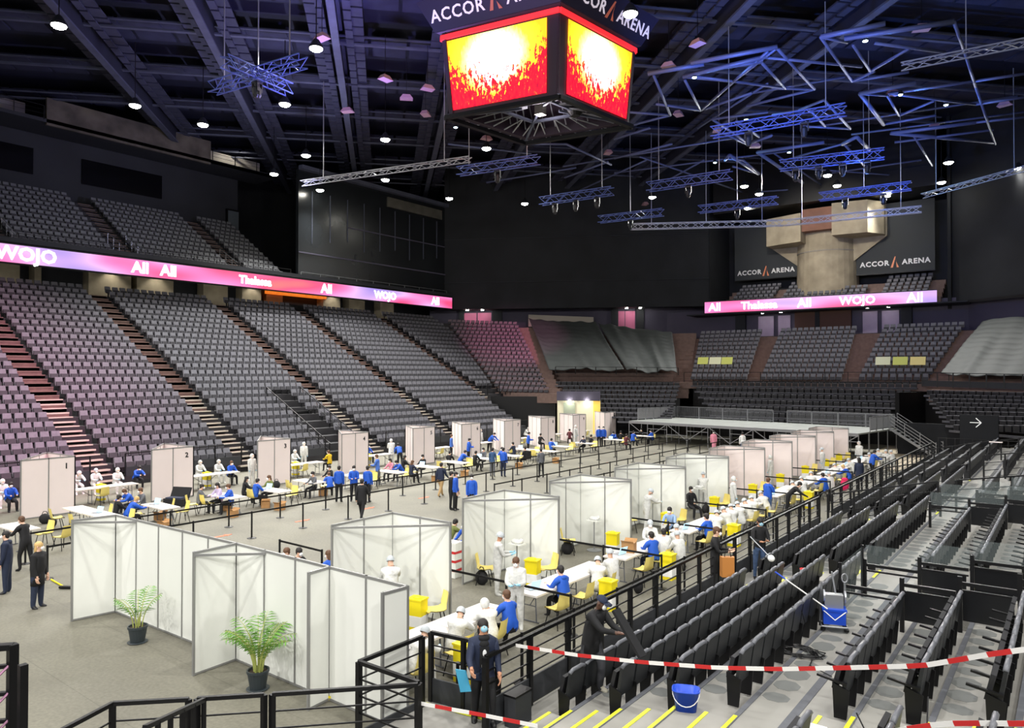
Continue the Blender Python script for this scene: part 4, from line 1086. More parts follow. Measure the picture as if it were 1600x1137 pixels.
def figure(name, P, fat=1.0, fingers=False):
    J = joints(P); f = fat
    V = []; E = []; Rr = []; idx = {}; reg = []
    def v(k, co, rx, ry=None): idx[k] = len(V); V.append(tuple(co)); Rr.append((rx, ry or rx))
    v('pel', J['pel'], .145 * f, .115 * f); (v('wai', J['wai'], .128 * f, .10 * f) if f <= 1.15 else None); v('che', J['che'], .155 * f, .115 * f); v('nb', J['nb'], .10, .085); v('nk', J['nk'] + Vector((0, 0, -.005)), .055)
    v('h0', J['h0'], .066, .074); v('h1', J['h1'], .082, .096)
    E += ([('pel', 'che', 1)] if f > 1.15 else [('pel', 'wai', 1), ('wai', 'che', 1)]) + [('che', 'nb', 1), ('nb', 'nk', 0), ('nk', 'h0', 0), ('h0', 'h1', 0)]
    for k in '01':
        v('s' + k, J['s' + k], .068 * f); v('e' + k, J['e' + k], .046 * f); v('w' + k, J['w' + k], .032 * (f if f > 1.15 else 1)); v('m' + k, J['m' + k], .034, .024)
        v('hp' + k, J['hp' + k], .098 * f); v('k' + k, J['k' + k], .062 * f); v('a' + k, J['a' + k], .045 * f); v('t' + k, J['t' + k], .042)
        E += [('nb', 's' + k, 1), ('s' + k, 'e' + k, 1), ('e' + k, 'w' + k, 1), ('w' + k, 'm' + k, 4), ('pel', 'hp' + k, 2), ('hp' + k, 'k' + k, 2), ('k' + k, 'a' + k, 2), ('a' + k, 't' + k, 3)]
        if fingers:
            d = J['hdir' + k].normalized(); sx = -1 if k == '0' else 1; side = Vector((0, 1, 0)); side = (side - d * side.dot(d)).normalized(); pn = d.cross(side) * sx
            for q, (off, ln) in enumerate(((.03, .065), (.010, .075), (-.010, .07), (-.03, .055))):
                a = J['m' + k] + side * off + d * .02; b_ = a + d * ln * .6 - pn * .012; c = b_ + d * ln * .45 - pn * .03
                v(f'f{k}{q}a', a, .011); v(f'f{k}{q}b', b_, .0095); v(f'f{k}{q}c', c, .008)
                E += [('m' + k, f'f{k}{q}a', 4), (f'f{k}{q}a', f'f{k}{q}b', 4), (f'f{k}{q}b', f'f{k}{q}c', 4)]
            a = J['w' + k] + d * .03 + side * .035; b_ = a + d * .035 + side * .025 - pn * .01; v(f'th{k}a', a, .012); v(f'th{k}b', b_, .010)
            E += [('w' + k, f'th{k}a', 4), (f'th{k}a', f'th{k}b', 4)]
    me = bpy.data.meshes.new(name); me.from_pydata(V, [(idx[a], idx[b_]) for a, b_, _ in E], [])
    o = bpy.data.objects.new(name, me); COL.objects.link(o)
    md = o.modifiers.new('skin', 'SKIN'); md.use_smooth_shade = True
    if not me.skin_vertices: 
        bpy.context.view_layer.objects.active = o; bpy.context.view_layer.update()
    sk = me.skin_vertices[0].data
    for i, (a, b_) in enumerate(Rr): sk[i].radius = (a, b_)
    sk[0].use_root = True
    sb = o.modifiers.new('sub', 'SUBSURF'); sb.levels = 1; sb.render_levels = 1
    bpy.context.view_layer.update()
    res = bpy.data.meshes.new_from_object(o.evaluated_get(bpy.context.evaluated_depsgraph_get()))
    bpy.data.objects.remove(o)
    tdir = (J['che'] - J['pel']).normalized(); standing = P['z0'] > .8
    segs = [(Vector(V[idx[a]]), Vector(V[idx[b_]]), r, max(Rr[idx[a]][0], .03)) for a, b_, r in E]
    arm = [a[0] in 'sewmft' and a[:2] != 'ti' or b_[0] in 's' for a, b_, r in E]
    while len(res.materials) < 5: res.materials.append(M_blk)
    mi = []
    for pl in res.polygons:
        c = pl.center; best = 9e9; br_ = 0; bi_ = 0
        for si_, (a, b_, r, rad) in enumerate(segs):
            ab = b_ - a; t_ = max(0, min(1, (c - a).dot(ab) / ab.length_squared)); d = (c - a - ab * t_).length / (rad ** .5)
            if d < best: best = d; br_ = r; bi_ = si_
        if br_ == 3 and c.z > (min(J['a0'].z, J['a1'].z) + .20): br_ = 2
        if br_ in (1, 2) and not arm[bi_]:
            s_ = (c - J['pel']).dot(tdir)
            if standing or E[bi_][0] in ('pel', 'wai', 'che') : br_ = 1 if s_ > -.07 else 2
        mi.append(br_)
    res.polygons.foreach_set('material_index', mi); res.polygons.foreach_set('use_smooth', [True] * len(res.polygons)); res.name = name
    return res, J
A_dn = (4, 6, 12, 0)
POSES = {
 'stand': dict(z0=.93, lean=2, head=8, arms=[A_dn, A_dn], legs=[(2, 3, 3), (-2, 3, 2)]),
 'hold': dict(z0=.93, lean=4, head=22, arms=[(22, 8, 75, 28), (22, 8, 70, 28)], legs=[(2, 3, 3), (-2, 3, 2)]),
 'walk': dict(z0=.90, lean=5, head=4, arms=[(-18, 8, 22, 0), (24, 8, 28, 0)], legs=[(24, 2, 6), (-18, 2, 18)]),
 'lean': dict(z0=.90, lean=48, head=10, arms=[(42, 10, 20, 10), (50, 8, 12, 8)], legs=[(2, 4, 4), (-6, 4, 2)]),
 'climb': dict(z0=.92, lean=8, head=-30, arms=[(10, 10, 30, 0), (34, 16, 40, 0)], legs=[(36, 3, 42), (-6, 3, 6)]),
 'push': dict(z0=.92, lean=16, head=24, arms=[(40, 8, 40, 12), (52, 6, 36, 20)], legs=[(20, 3, 26), (-8, 3, 4)]),
 'phone': dict(z0=.93, lean=3, head=14, arms=[(14, 8, 100, 30), (20, 10, 122, 30)], legs=[(2, 3, 3), (-2, 3, 2)]),
 'sit': dict(z0=.52, y0=-.06, lean=12, head=16, arms=[(38, 10, 52, 22), (40, 10, 48, 22)], legs=[(84, 8, 84), (86, 8, 82)]),
 'sitlean': dict(z0=.52, y0=-.06, lean=34, head=26, arms=[(50, 14, 40, 26), (54, 14, 36, 26)], legs=[(82, 10, 88), (86, 8, 80)]),
 'sitphone': dict(z0=.52, y0=-.06, lean=6, head=20, arms=[(20, 8, 96, 34), (30, 10, 110, 34)], legs=[(84, 12, 84), (80, 12, 70)]),
 'sitback': dict(z0=.52, y0=-.06, lean=-2, head=12, arms=[(18, 10, 62, 30), (20, 10, 58, 30)], legs=[(84, 10, 74), (86, 8, 88)]),
}
FIG = {}
def get_fig(pose, fat, fingers):
    k = (pose, fat, fingers)
    if k not in FIG: FIG[k] = figure('body', POSES[pose], fat, fingers)
    return FIG[k]
ACC = {}
def acc(kind, m):
    k = (kind, m.name)
    if k in ACC: return ACC[k]
    mb = MB(); nm = kind
    if kind == 'hair': mb.ell((0, -.030, .026), (.090, .104, .098), 12, 6, 0, -14, 90); mb.ell((0, -.05, -.02), (.082, .062, .08), 10, 5)
    if kind == 'long_hair': mb.ell((0, -.030, .026), (.094, .106, .100), 12, 6, 0, -14, 90); mb.ell((0, -.055, -.07), (.092, .062, .17), 10, 6)
    if kind == 'hood': mb.ell((0, -.02, .0), (.108, .118, .128), 12, 8); 
    if kind == 'hair_net': mb.ell((0, -.012, .03), (.100, .116, .102), 12, 6, 0, -22, 90)
    if kind == 'mask': mb.ell((0, .088, -.036), (.060, .038, .052), 10, 6)
    if kind == 'face_opening': mb.ell((0, .080, .012), (.058, .045, .05), 10, 6)
    if kind == 'cap': mb.ell((0, -.008, .045), (.094, .110, .080), 12, 5, 0, 0, 90); mb.slab([(-.075, .07), (.075, .07), (.06, .17), (0, .19), (-.06, .17)], .042, .056)
    if kind == 'eyes':
        for s_ in (-1, 1): mb.ell((s_ * .030, .096, .012), (.011, .008, .007), 8, 4)
    if kind == 'nose': mb.ell((0, .108, -.012), (.013, .018, .022), 8, 4)
    if kind == 'ears':
        for s_ in (-1, 1): mb.ell((s_ * .084, 0, -.01), (.012, .022, .03), 8, 4)
    ACC[k] = mb.mesh(nm, m, True)
    return ACC[k]
FAT = {'cov': 1.30, 'gown': 1.38, 'coat': 1.34, 'norm': 1.10, 'jacket': 1.24}
def person(label, pose, head, z0=0.0, face=0.0, skin=None, top=None, bot=None, hair=None, hairk='hair', shoe=None, build='norm', mask='w', fingers=False, coat=None, hz=None, group=None, size=1.0, hood=False):
    """head: pixel of the head centre; the figure is put on its floor plane under that head. face: compass angle in degrees, 0 = facing +Y"""
    skin = skin or M_skin1; top = top or M_bluej; bot = bot or M_blk; shoe = shoe or M_shoeb
    me, J = get_fig(pose, FAT.get(build, 1.10), fingers)
    rzr = R_(face)
    hc = (J['h0'] * .35 + J['h1'] * .65) * size
    w_ = onz(head[0], head[1], z0 + hc.z)
    off = Matrix.Rotation(rzr, 3, 'Z') @ Vector((hc.x, hc.y, 0))
    loc = (w_.x - off.x, w_.y - off.y, z0)
    t = thing('person', label, 'person', loc, rzr, group); t.scale = (size,) * 3
    white = build in ('cov', 'gown')
    b_ = obj('body', me, t)
    ms = [skin, top, bot, shoe if not white else M_cov, skin if not white else M_maskb]
    for i, m_ in enumerate(ms):
        b_.material_slots[i].link = 'OBJECT'; b_.material_slots[i].material = m_
    hd, hf = J['hd'], J['hf']; hx = hf.cross(hd)
    c0 = J['h0'] * .35 + J['h1'] * .65
    MX = Matrix(((hx.x, hf.x, hd.x, c0.x), (hx.y, hf.y, hd.y, c0.y), (hx.z, hf.z, hd.z, c0.z), (0, 0, 0, 1)))
    def a_(kind, m_, nm=None):
        o = obj(nm or kind, acc(kind, m_), t); o.matrix_local = MX; return o
    if hairk == 'hood': a_('hood', M_cov); a_('face_opening', skin)
    elif hairk == 'hair_net': a_('hair_net', M_net)
    elif hairk: a_(hairk, hair or M_hairb)
    if mask: a_('mask', M_maskw if mask == 'w' else M_maskb, 'face_mask')
    if fingers: a_('eyes', M_txtb); a_('nose', skin); a_('ears', skin)
    if coat:
        m_, zl = coat; z1 = J['che'].z + .02; p = J['pel']; lean = POSES[pose].get('lean', 0)
        prof = [(.185, zl), (.175, zl + .2), (.165, .93), (.16, 1.08), (.178, 1.28), (.15, 1.38)]
        mb = MB(); mb.lathe(prof, (0, .0, 0), 14, 0, 1.08, .78)
        for i_, q in enumerate(mb.v):
            sh = (q[2] - .93) * math.tan(R_(lean)); mb.v[i_] = (q[0], q[1] + (sh if q[2] > .93 else 0), q[2])
        mb.build('coat', m_, t, True)
    if hood:
        q = J['nb'] - J['hf'] * .08
        MB().ell(q, (.11, .06, .07), 10, 5).build('jacket_hood', top, t, True)
    return t
CAMF = lambda px: math.degrees(YAW) + 180 - math.degrees(math.atan((px - 800) / FPX))   # facing the viewer
EAST, WEST, NORTH, SOUTH = -90, 90, 0, 180
GP = 'medical staff and visitors in the hall'

def W(label, pose, head, face, **k):   # white coverall
    k.setdefault('build', 'cov'); k.setdefault('hairk', 'hood')
    return person(label, pose, head, face=face, top=M_cov, bot=M_cov, group='staff in white coveralls', **k)
def B(label, pose, head, face, **k):   # blue jacket
    k.setdefault('build', 'jacket')
    return person(label, pose, head, face=face, top=M_bluej, group='staff in blue jackets', **k)
def C(label, pose, head, face, top, **k):
    return person(label, pose, head, face=face, top=top, **k)

# ---- left side, medics behind the kiosks
W('person in white coverall seated at far left edge beyond kiosk 1', 'sit', (4, 752), EAST)
B('person in blue jacket seated at back table left of kiosk 1', 'sit', (17, 757), EAST)
W('person in white coverall seated directly right of kiosk 1', 'sitlean', (124, 739), EAST)
W('person in white coverall second to the right of kiosk 1', 'sit', (150, 735), EAST, hairk='hair_net')
W('person in white coverall third to the right of kiosk 1', 'sit', (184, 734), EAST)
B('person in blue jacket with white laptop seated just left of kiosk 2', 'sitlean', (218, 731), EAST)
W('person in white coverall seated directly right of kiosk 2', 'sit', (313, 722), EAST)
W('person in white coverall second to the right of kiosk 2', 'sit', (342, 721), EAST)
B('person in blue jacket seated at back table between kiosks 2 and 3', 'sit', (362, 723), EAST, hair=M_hairn)
W('person in white coverall standing half hidden behind kiosk 3', 'stand', (394, 712), EAST)
W('person in white coverall seated directly right of kiosk 3', 'sit', (461, 705), EAST)
W('person in white hooded coverall standing right of kiosk 3', 'stand', (475, 693), -110)
C('person in yellow top seated left of kiosk 4 at back table', 'sit', (513, 706), WEST, mat('mustard_cloth', S(214, 180, 30), .8), hair=M_hairn)
B('person in blue jacket seated directly right of kiosk 4', 'sit', (576, 696), EAST)
W('person in white coverall standing between kiosks 4 and 5', 'hold', (611, 688), 60)
B('person in blue jacket bending over beside left edge of kiosk 5', 'lean', (622, 695), 60)
W('person in white coverall seated directly right of kiosk 5', 'sitlean', (671, 686), EAST)
C('person in blue shirt and black trousers standing left of kiosk 6', 'stand', (706, 681), -60, mat('mid_blue_shirt', S(70, 110, 190), .8), hair=M_hairn)
W('person in white coverall standing directly right of kiosk 6', 'stand', (751, 672), EAST)
B('person in blue jacket bending between kiosks 6 and 7', 'lean', (773, 678), EAST)
W('person in white coverall seated directly right of kiosk 7', 'sitlean', (826, 669), EAST)
W('person in white coverall seated second right of kiosk 7', 'sit', (837, 668), EAST)
W('person in white coverall seated directly right of kiosk 8', 'sit', (878, 666), EAST)
W('person in white coverall seated second right of kiosk 8', 'sit', (885, 665), EAST)
W('person in white coverall standing in front of kiosk 9', 'stand', (900, 666), EAST)
# ---- intake tables on the left
B('person in blue jacket seated left at the crowded table before kiosk 2', 'sitlean', (194, 768), SOUTH, hair=M_hairn)
C('dark haired person in black seated at the crowded table before kiosk 2', 'sit', (187, 777), NORTH, M_blk, hair=M_hairb)
C('brown haired person in grey at the crowded table before kiosk 2', 'sit', (219, 766), SOUTH, M_greyc, hair=M_hairn)
B('blond person in blue jacket leaning on the crowded table before kiosk 2', 'sitlean', (214, 780), NORTH, hair=M_hairy)
C('person in grey coat seated left of the lilac dressed person', 'sit', (316, 760), -30, M_greyc, bot=M_blk, shoe=M_shoe)
C('long haired person in lilac top seated at table before kiosk 3', 'sit', (339, 758), SOUTH, M_lil, hairk='long_hair')
B('person in blue jacket seated right of the lilac dressed person', 'sit', (356, 760), 150, hair=M_hairn)
C('long haired person in black seated left of kiosk 3 front table', 'sit', (386, 748), -20, M_blk, hairk='long_hair')
B('person in blue jacket seated with back turned before kiosk 3', 'sit', (403, 751), NORTH)
C('person in dark jacket seated at table right before kiosk 3', 'sit', (420, 746), SOUTH, M_green, hair=M_hairn, hairk='long_hair')
C('person in grey with white mask seated behind table right of kiosk 3', 'sit', (488, 740), SOUTH, M_greyc)
B('person in blue jacket leaning over table between kiosks 3 and 4', 'sitlean', (514, 741), 60, hair=M_hairn)
B('person in blue jacket standing with back turned left of kiosk 4', 'stand', (530, 731), 40)
C('person in black jacket seated behind the leaning blue jacket', 'sit', (514, 730), SOUTH, M_blk)
B('person in blue jacket and black trousers facing us before kiosk 4', 'hold', (553, 731), CAMF(553))
B('person in blue jacket standing turned away beside black coated walker', 'stand', (575, 731), 20)
C('person in black coat walking inside the queue lane before kiosk 4', 'walk', (566, 752), 30, M_blk, coat=(M_blk, .62), build='jacket')
C('person in blue shirt and grey trousers standing right of kiosk 4', 'hold', (588, 713), 120, mat('mid_blue_shirt', S(70, 110, 190), .8), bot=M_greyc, hair=M_hairn, shoe=M_shoe)
C('long haired person in pink top seated before kiosk 5', 'sit', (609, 719), SOUTH, M_pink, hairk='long_hair')
B('person in blue jacket seated right of the pink top', 'sitlean', (619, 722), 160)
C('long haired person in black seated at left foot of kiosk 5', 'sit', (633, 714), -20, M_blk, hairk='long_hair')
C('long haired person in navy seated with back turned before kiosk 5', 'sit', (645, 722), NORTH, M_navyj, hair=M_hairn, hairk='long_hair')
C('dark haired person in black seated right before kiosk 5', 'sit', (660, 713), SOUTH, M_blk)
C('person in black seated between kiosks 5 and 6 beside white table', 'sit', (703, 707), 20, M_blk)
B('person in blue jacket leaning over table left of kiosk 6', 'sitlean', (727, 706), -20)
B('person in blue jacket standing upright in front of kiosk 6', 'hold', (734, 687), -60)
C('person in black seated with back turned in front of kiosk 6', 'sit', (744, 707), NORTH, M_blk)
C('person in dark grey seated facing us right of kiosk 6', 'sit', (755, 702), SOUTH, M_greyc)
C('person in denim jacket and grey trousers standing before kiosk 7', 'stand', (770, 702), 20, mat('denim_jacket', S(48, 80, 120), .8), bot=M_greyc, shoe=M_shoe)
B('person in blue jacket and navy trousers standing before kiosk 7', 'stand', (787, 702), 10, bot=M_navyj)
C('person in navy jacket and beige trousers walking in the queue lane', 'walk', (690, 726), 10, M_navyj, bot=M_beige, build='jacket')
B('person in blue jacket standing in side view beside a black one', 'stand', (713, 741), -60, fingers=True)
C('person in black with white scarf half behind the blue jacket', 'stand', (706, 740), -40, M_blk)
B('person in blue jacket facing us above the third white booth', 'stand', (737, 745), CAMF(737))
B('person in blue jacket seated behind the standing pair before kiosk 7', 'sit', (784, 701), SOUTH)
C('dark dressed person seated right of the standing pair before kiosk 7', 'sit', (801, 693), WEST, M_navyj)
C('person in black seated in a wheelchair between kiosks 7 and 8', 'sitback', (820, 700), WEST, M_blk)
B('person in blue jacket standing behind the wheelchair', 'hold', (827, 677), -50)
C('person in black seated left of kiosk 8', 'sit', (845, 679), NORTH, M_blk)
B('person in blue jacket seated in front of kiosk 8', 'sit', (862, 687), NORTH)
C('slim person in grey standing in the queue lane before kiosk 8', 'stand', (845, 703), 60, M_greyc)
C('dark haired person in dark red seated right of kiosk 8', 'sit', (890, 672), 30, mat('wine_cloth', S(90, 36, 44), .8))
C('person in navy seated before kiosk 9', 'sit', (911, 683), SOUTH, M_navyj)
C('person in black seated close before kiosk 9', 'sit', (924, 681), -20, M_blk)
B('person in blue jacket standing left of a pair before kiosk 10', 'stand', (936, 668), CAMF(936))
B('person in blue jacket standing right of a pair before kiosk 10', 'stand', (943, 668), CAMF(943))
B('person in blue jacket seated before kiosk 10', 'sitlean', (958, 676), SOUTH)
C('person in black seated right before kiosk 10', 'sit', (970, 675), 20, M_blk)
C('person in dark red seated right of kiosk 10', 'sit', (979, 680), NORTH, mat('wine_cloth', S(90, 36, 44), .8))
B('person in blue jacket seated left of the last intake table', 'sit', (990, 675), NORTH)
C('person in black seated behind the last intake table', 'sit', (1002, 671), SOUTH, M_blk)
B('person in blue jacket seated at the right end of last table', 'sit', (1017, 673), WEST)
C('person in long pink dress standing in front of the stage', 'stand', (1115, 675), CAMF(1115), M_pink, bot=M_pink, coat=(M_pink, .35), skin=M_skin2)
C('person in white shirt and blue jeans under the stage edge', 'stand', (1160, 677), 30, M_maskw, bot=M_jean)
C('person in black standing in the lit doorway', 'stand', (915, 640), CAMF(915), M_blk, z0=0.0)
# ---- left foreground group
C('person in navy jacket, white collar and jeans at left edge', 'stand', (8, 836), 150, M_navyj, bot=M_djean, build='coat', fingers=True, hood=True)
C('person in black shirt leaning toward table at left edge', 'push', (33, 812), 110, M_blk, fingers=True, hair=M_hairn)
C('blond person in short black coat standing by the white booth wall', 'stand', (62, 853), -55, M_blk, bot=M_djean, hair=M_hairy, hairk='long_hair', coat=(M_blk, .60), build='coat', fingers=True)
# ---- behind the front wall
C('brown haired head of a person seated behind the front booth wall', 'sit', (447, 862), SOUTH, M_blk, hair=M_hairn)
C('dark haired person in black seated behind the front booth wall', 'sit', (468, 862), EAST, M_blk)
B('blond person in blue jacket seated behind the front booth wall', 'sit', (513, 866), WEST, hair=M_hairn, hairk='long_hair')
C('person in olive jacket seated between the second and third booths', 'sitlean', (712, 816), NORTH, M_green, bot=M_blk)
C('person in royal blue behind the olive jacket between the booths', 'sit', (725, 820), SOUTH, M_bluej)
C('person seen as a head above the fourth booth', 'stand', (862, 772), CAMF(862), M_greyc, skin=M_skin2, hair=M_hairn, hz=1)
# ---- right side booths, nearest first
W('person in white coverall and hair net leaning inside nearest booth', 'push', (610, 876), 50, hairk='hair_net')
W('person in white seated with head down at nearest long table', 'sitlean', (664, 988), 10, hairk='hair_net')
W('person in white coverall seated left of the blue caped one', 'sitlean', (720, 957), 20, hairk='hair_net')
W('person in white bending over the nearest long table', 'sitlean', (757, 943), 60, hairk='hood')
B('person with blue jacket over shoulders seated at nearest long table', 'sit', (791, 929), 70, hair=M_hairn, fingers=True)
W('person in white coverall standing in side view in second booth', 'hold', (782, 838), -40, hairk='hair_net', skin=M_skin2, fingers=True)
W('person in white gown with brown hair looking down before second booth', 'hold', (806, 878), -150, build='gown', hairk='hair', hair=M_hairn, fingers=True)
B('person in blue hoodie typing at the second long table', 'sit', (875, 890), 75, hair=M_hairb, fingers=True, hood=True)
W('person in white with pinkish hair net at second long table', 'sitlean', (934, 876), 30, hairk='hair_net')
W('person in white coverall with back turned at second long table', 'sit', (953, 864), 60, hairk='hair_net')
W('person in white hair net seated behind third long table', 'sit', (1016, 818), -150, hairk='hair_net')
B('dark haired person in blue jacket and striped skirt at third table', 'sit', (1017, 836), 60, hair=M_hairb, bot=M_navyj)
W('dark haired person in white coverall at third long table', 'sit', (1037, 831), 30, hairk='hair', hair=M_hairb)
W('person in grey hair net at back of third long table', 'sit', (1057, 824), 40, hairk='hair_net')
W('person in grey hair net at front of third long table', 'sit', (1058, 835), 60, hairk='hair_net')
C('person in pale blue shirt and tie seated on yellow chair', 'sit', (1046, 797), -170, mat('pale_blue_shirt', S(150, 176, 214), .7), bot=M_blk, skin=M_skin1)
W('person in white coverall standing bent in the fourth booth', 'push', (1017, 768), -30, hairk='hair_net')
B('dark haired person in blue jacket at fourth long table', 'sit', (1103, 807), 75)
W('person in white at fourth long table, nearest of three', 'sitlean', (1120, 802), 20, hairk='hair_net')
W('person in white at fourth long table, middle of three', 'sitlean', (1130, 796), 60, hairk='hair_net')
W('person in white at fourth long table, farthest of three', 'sitlean', (1142, 792), 30, hairk='hair_net')
W('person in white coverall standing upright in the fifth booth', 'hold', (1099, 741), 20, hairk='hair_net')
C('person in black seated half hidden behind fourth booth edge', 'sitback', (1080, 764), -120, M_blk)
W('person in white standing half hidden by fifth booth edge', 'stand', (1147, 748), -60, hairk='hood')
B('person in blue jacket and pale jeans standing behind fifth table', 'phone', (1201, 750), -20, bot=M_jean, hair=M_hairn)
W('person in white at fifth long table, nearest one', 'sitlean', (1174, 779), 30, hairk='hair_net')
W('person in white at fifth long table, farther one', 'sitlean', (1188, 771), 60, hairk='hair_net')
C('person in brown jacket seated on phone in the sixth booth', 'sitphone', (1220, 722), -170, M_beige, bot=M_blk, skin=M_skin2)
C('person in black bending over behind the sixth table', 'lean', (1250, 757), -70, M_blk)
W('person in white at sixth long table, nearest one', 'sitlean', (1238, 755), 40, hairk='hair_net')
W('person in white at sixth long table, farther one', 'sitlean', (1267, 740), 20, hairk='hair_net')
B('person in blue jacket seated at seventh table with patterned sleeve', 'sit', (1285, 742), 60)
W('person in white beside patterned sleeve at seventh table', 'sit', (1295, 740), 60, hairk='hair_net')
B('person in blue jacket leaning left at eighth long table', 'sitlean', (1317, 729), 80, hair=M_hairy)
C('long haired person in navy standing behind eighth long table', 'stand', (1342, 718), 30, M_navyj, hairk='long_hair', coat=(M_navyj, .6))
W('person in white standing right of the last booth', 'stand', (1342, 692), 160, hairk='hood')
W('person in white at ninth long table', 'sit', (1358, 710), 30, hairk='hair_net')
B('person in blue jacket bending over ninth long table', 'push', (1367, 706), -40)
W('person in white at last long table, left one', 'sit', (1384, 705), 30, hairk='hair_net')
W('person in white at last long table, right one', 'sit', (1392, 706), 60, hairk='hair_net')
W('person in white hood standing right of the sixth booth', 'stand', (1203, 714), 90, hairk='hood')
W('person in white and lilac standing right of the eighth booth', 'stand', (1284, 702), 120, hairk='hair_net')

for lab_, hd_, fc_ in (('person in white beside the fourth long table, kneeling side', (1152, 788), 40), ('person in white between fourth and fifth long tables', (1163, 783), 60),
                       ('person in white at sixth long table, leaning in the middle', (1252, 748), 30), ('person in white at eighth long table, near end', (1304, 727), 40),
                       ('person in white at eighth long table, far end', (1326, 719), 60), ('person in white at ninth long table beside navy dressed one', (1372, 704), 30)):
    W(lab_, 'sitlean', hd_, fc_, hairk='hair_net')

# ================================================================== KIOSKS AND BOOTHS
def panel_wall(t, a, b_, n, h=2.5, m=None, post=.045, last=True):
    a = Vector(a); b_ = Vector(b_)
    for i in range(n):
        p = a.lerp(b_, i / n); q = a.lerp(b_, (i + 1) / n); d = (q - p).normalized() * post / 2
        MB().wall(p + d, q - d, .04, h - .05, .02).build('panel', m or M_white, t)
        MB().bar(p + Vector((0, 0, h - .025)), q + Vector((0, 0, h - .025)), .045, .05).build('top_rail', M_alu, t)
        MB().bar(p + Vector((0, 0, .03)), q + Vector((0, 0, .03)), .045, .04).build('bottom_rail', M_alu, t)
    for i in range(n + (1 if last else 0)):
        p = a.lerp(b_, i / n); MB().bar(p, p + Vector((0, 0, h)), post).build('post', M_alu, t)
for k in range(10):
    yk = 14.3 + [0, 5.5, 11.25, 17.0, 23.0, 27.9, 32.9, 37.8, 42.7, 48.2][k]
    x0 = -35.1; yl = yk - 2.1
    lab = f'white triangular kiosk, {ORD[k+1]} from the left in the back row' + (f', numbered {k+1}' if k < 6 else '')
    t = thing('kiosk', lab, 'kiosk', (x0, yl, 0), 0, 'numbered white kiosks')
    panel_wall(t, (0, 0, 0), (0, 2.1, 0), 2, m=M_whitew)
    panel_wall(t, (0, 2.1, 0), (-2.7, 2.0, 0), 2, m=M_whitew)
    panel_wall(t, (-2.7, 2.0, 0), (0, 0, 0), 3, m=M_whitew, last=False)
    text(str(k + 1), .34, (.02, 1.75, 2.08), (0, 1, 0), (0, 0, 1), M_txtb, t, .005, .008, 'number')
    # back tables of this bay
for k in range(9):
    yk = 14.3 + [0, 5.5, 11.25, 17.0, 23.0, 27.9, 32.9, 37.8, 42.7, 48.2][k]
    for j in range(2):
        place('table', mk_table, 'folding_table', f'long white folding table {"left" if j == 0 else "right"} half of bay between kiosk {ORD[k+1]} and {ORD[k+2]}', 'table', (-36.9, yk + .75 + j * 1.85, 0), pi / 2, 'folding tables')
    if k % 2 == 0:
        place('chair', mk_chair, 'shell_chair', f'pale yellow shell chair before back table right of kiosk {ORD[k+1]}', 'chair', (-36.1, yk + 1.6, 0), R_(100), 'yellow shell chairs')
    place('bin', mk_bin, 'waste_container', f'small yellow waste container behind back table right of kiosk {ORD[k+1]}', 'container', (-37.6, yk + 2.2, 0), 0, 'yellow waste containers')
place('table', mk_table, 'folding_table', 'long white folding table at far left edge beyond the first kiosk', 'table', (-36.9, 11.0, 0), pi / 2, 'folding tables')

# intake tables in front of the kiosks
IT = [(-31.4, 13.05), (-29.6, 13.05), (-29.6, 10.2), (-29.7, 15.35), (-29.8, 18.4), (-29.6, 20.6), (-30.6, 23.4), (-30.2, 26.1), (-30.0, 28.4), (-30.0, 31.2), (-30.1, 33.8), (-30.0, 36.4), (-29.8, 38.8), (-31.3, 42.6), (-29.5, 42.6), (-30.6, 46.0), (-30.4, 49.2), (-30.0, 53.3), (-29.8, 58.0)]
for k, (x, y) in enumerate(IT):
    place('table', mk_table, 'folding_table', f'white intake table, {ORD[k+1]} from the left in the front row of tables', 'table', (x, y, 0), .03 * (k % 3 - 1), 'folding tables')
    for s_, f_ in ((-1, 0), (1, pi)):
        if (k * 2 + (s_ > 0)) % 5 == 4: continue
        sx = -.45 if s_ < 0 else .4
        place('chair', mk_chair, 'shell_chair', f'yellow shell chair at {"near" if s_ < 0 else "far"} side of intake table {ORD[k+1]} from left', 'chair', (x + sx, y + s_ * .72, 0), f_ + .15 * (k % 3 - 1), 'yellow shell chairs')
    if k in (3, 4, 5, 7, 9, 10, 12, 14):
        place('carton', mk_box, 'cardboard_box', f'brown cardboard box beside intake table {ORD[k+1]} from the left', 'box', (x + 1.15, y - .45, 0), .2, 'cardboard boxes')
for k, (px, py, lab) in enumerate(((98, 838, 'yellow shell chair left of the first intake table'), (262, 795, 'yellow shell chair right of the crowded table before kiosk 2'), (300, 788, 'yellow shell chair left of the grey coated person'), (462, 766, 'yellow shell chair with back to us between kiosks 3 and 4'))):
    p = onz(px, py, .45); place('chair', mk_chair, 'shell_chair', lab, 'chair', (p.x, p.y, 0), R_((110, 160, -40, -20)[k]), 'yellow shell chairs')
p = onz(340, 790, 0); 
for k, (px, py, lab) in enumerate(((355, 797, 'brown cardboard box at right foot of table before kiosk 3'), (250, 812, 'brown cardboard box below the crowded table before kiosk 2'), (505, 774, 'brown cardboard box below table between kiosks 3 and 4'), (415, 793, 'small brown cardboard box beside queue post before kiosk 3'))):
    p = onz(px, py, 0); place('carton', mk_box, 'cardboard_box', lab, 'box', (p.x, p.y, 0), .3 * k, 'cardboard boxes')
p = onz(262, 786, 0)
t = thing('black_suitcase', 'open black suitcase standing by kiosk 2', 'suitcase', (onz(275, 790, 0).x, onz(275, 790, 0).y, 0), .4)
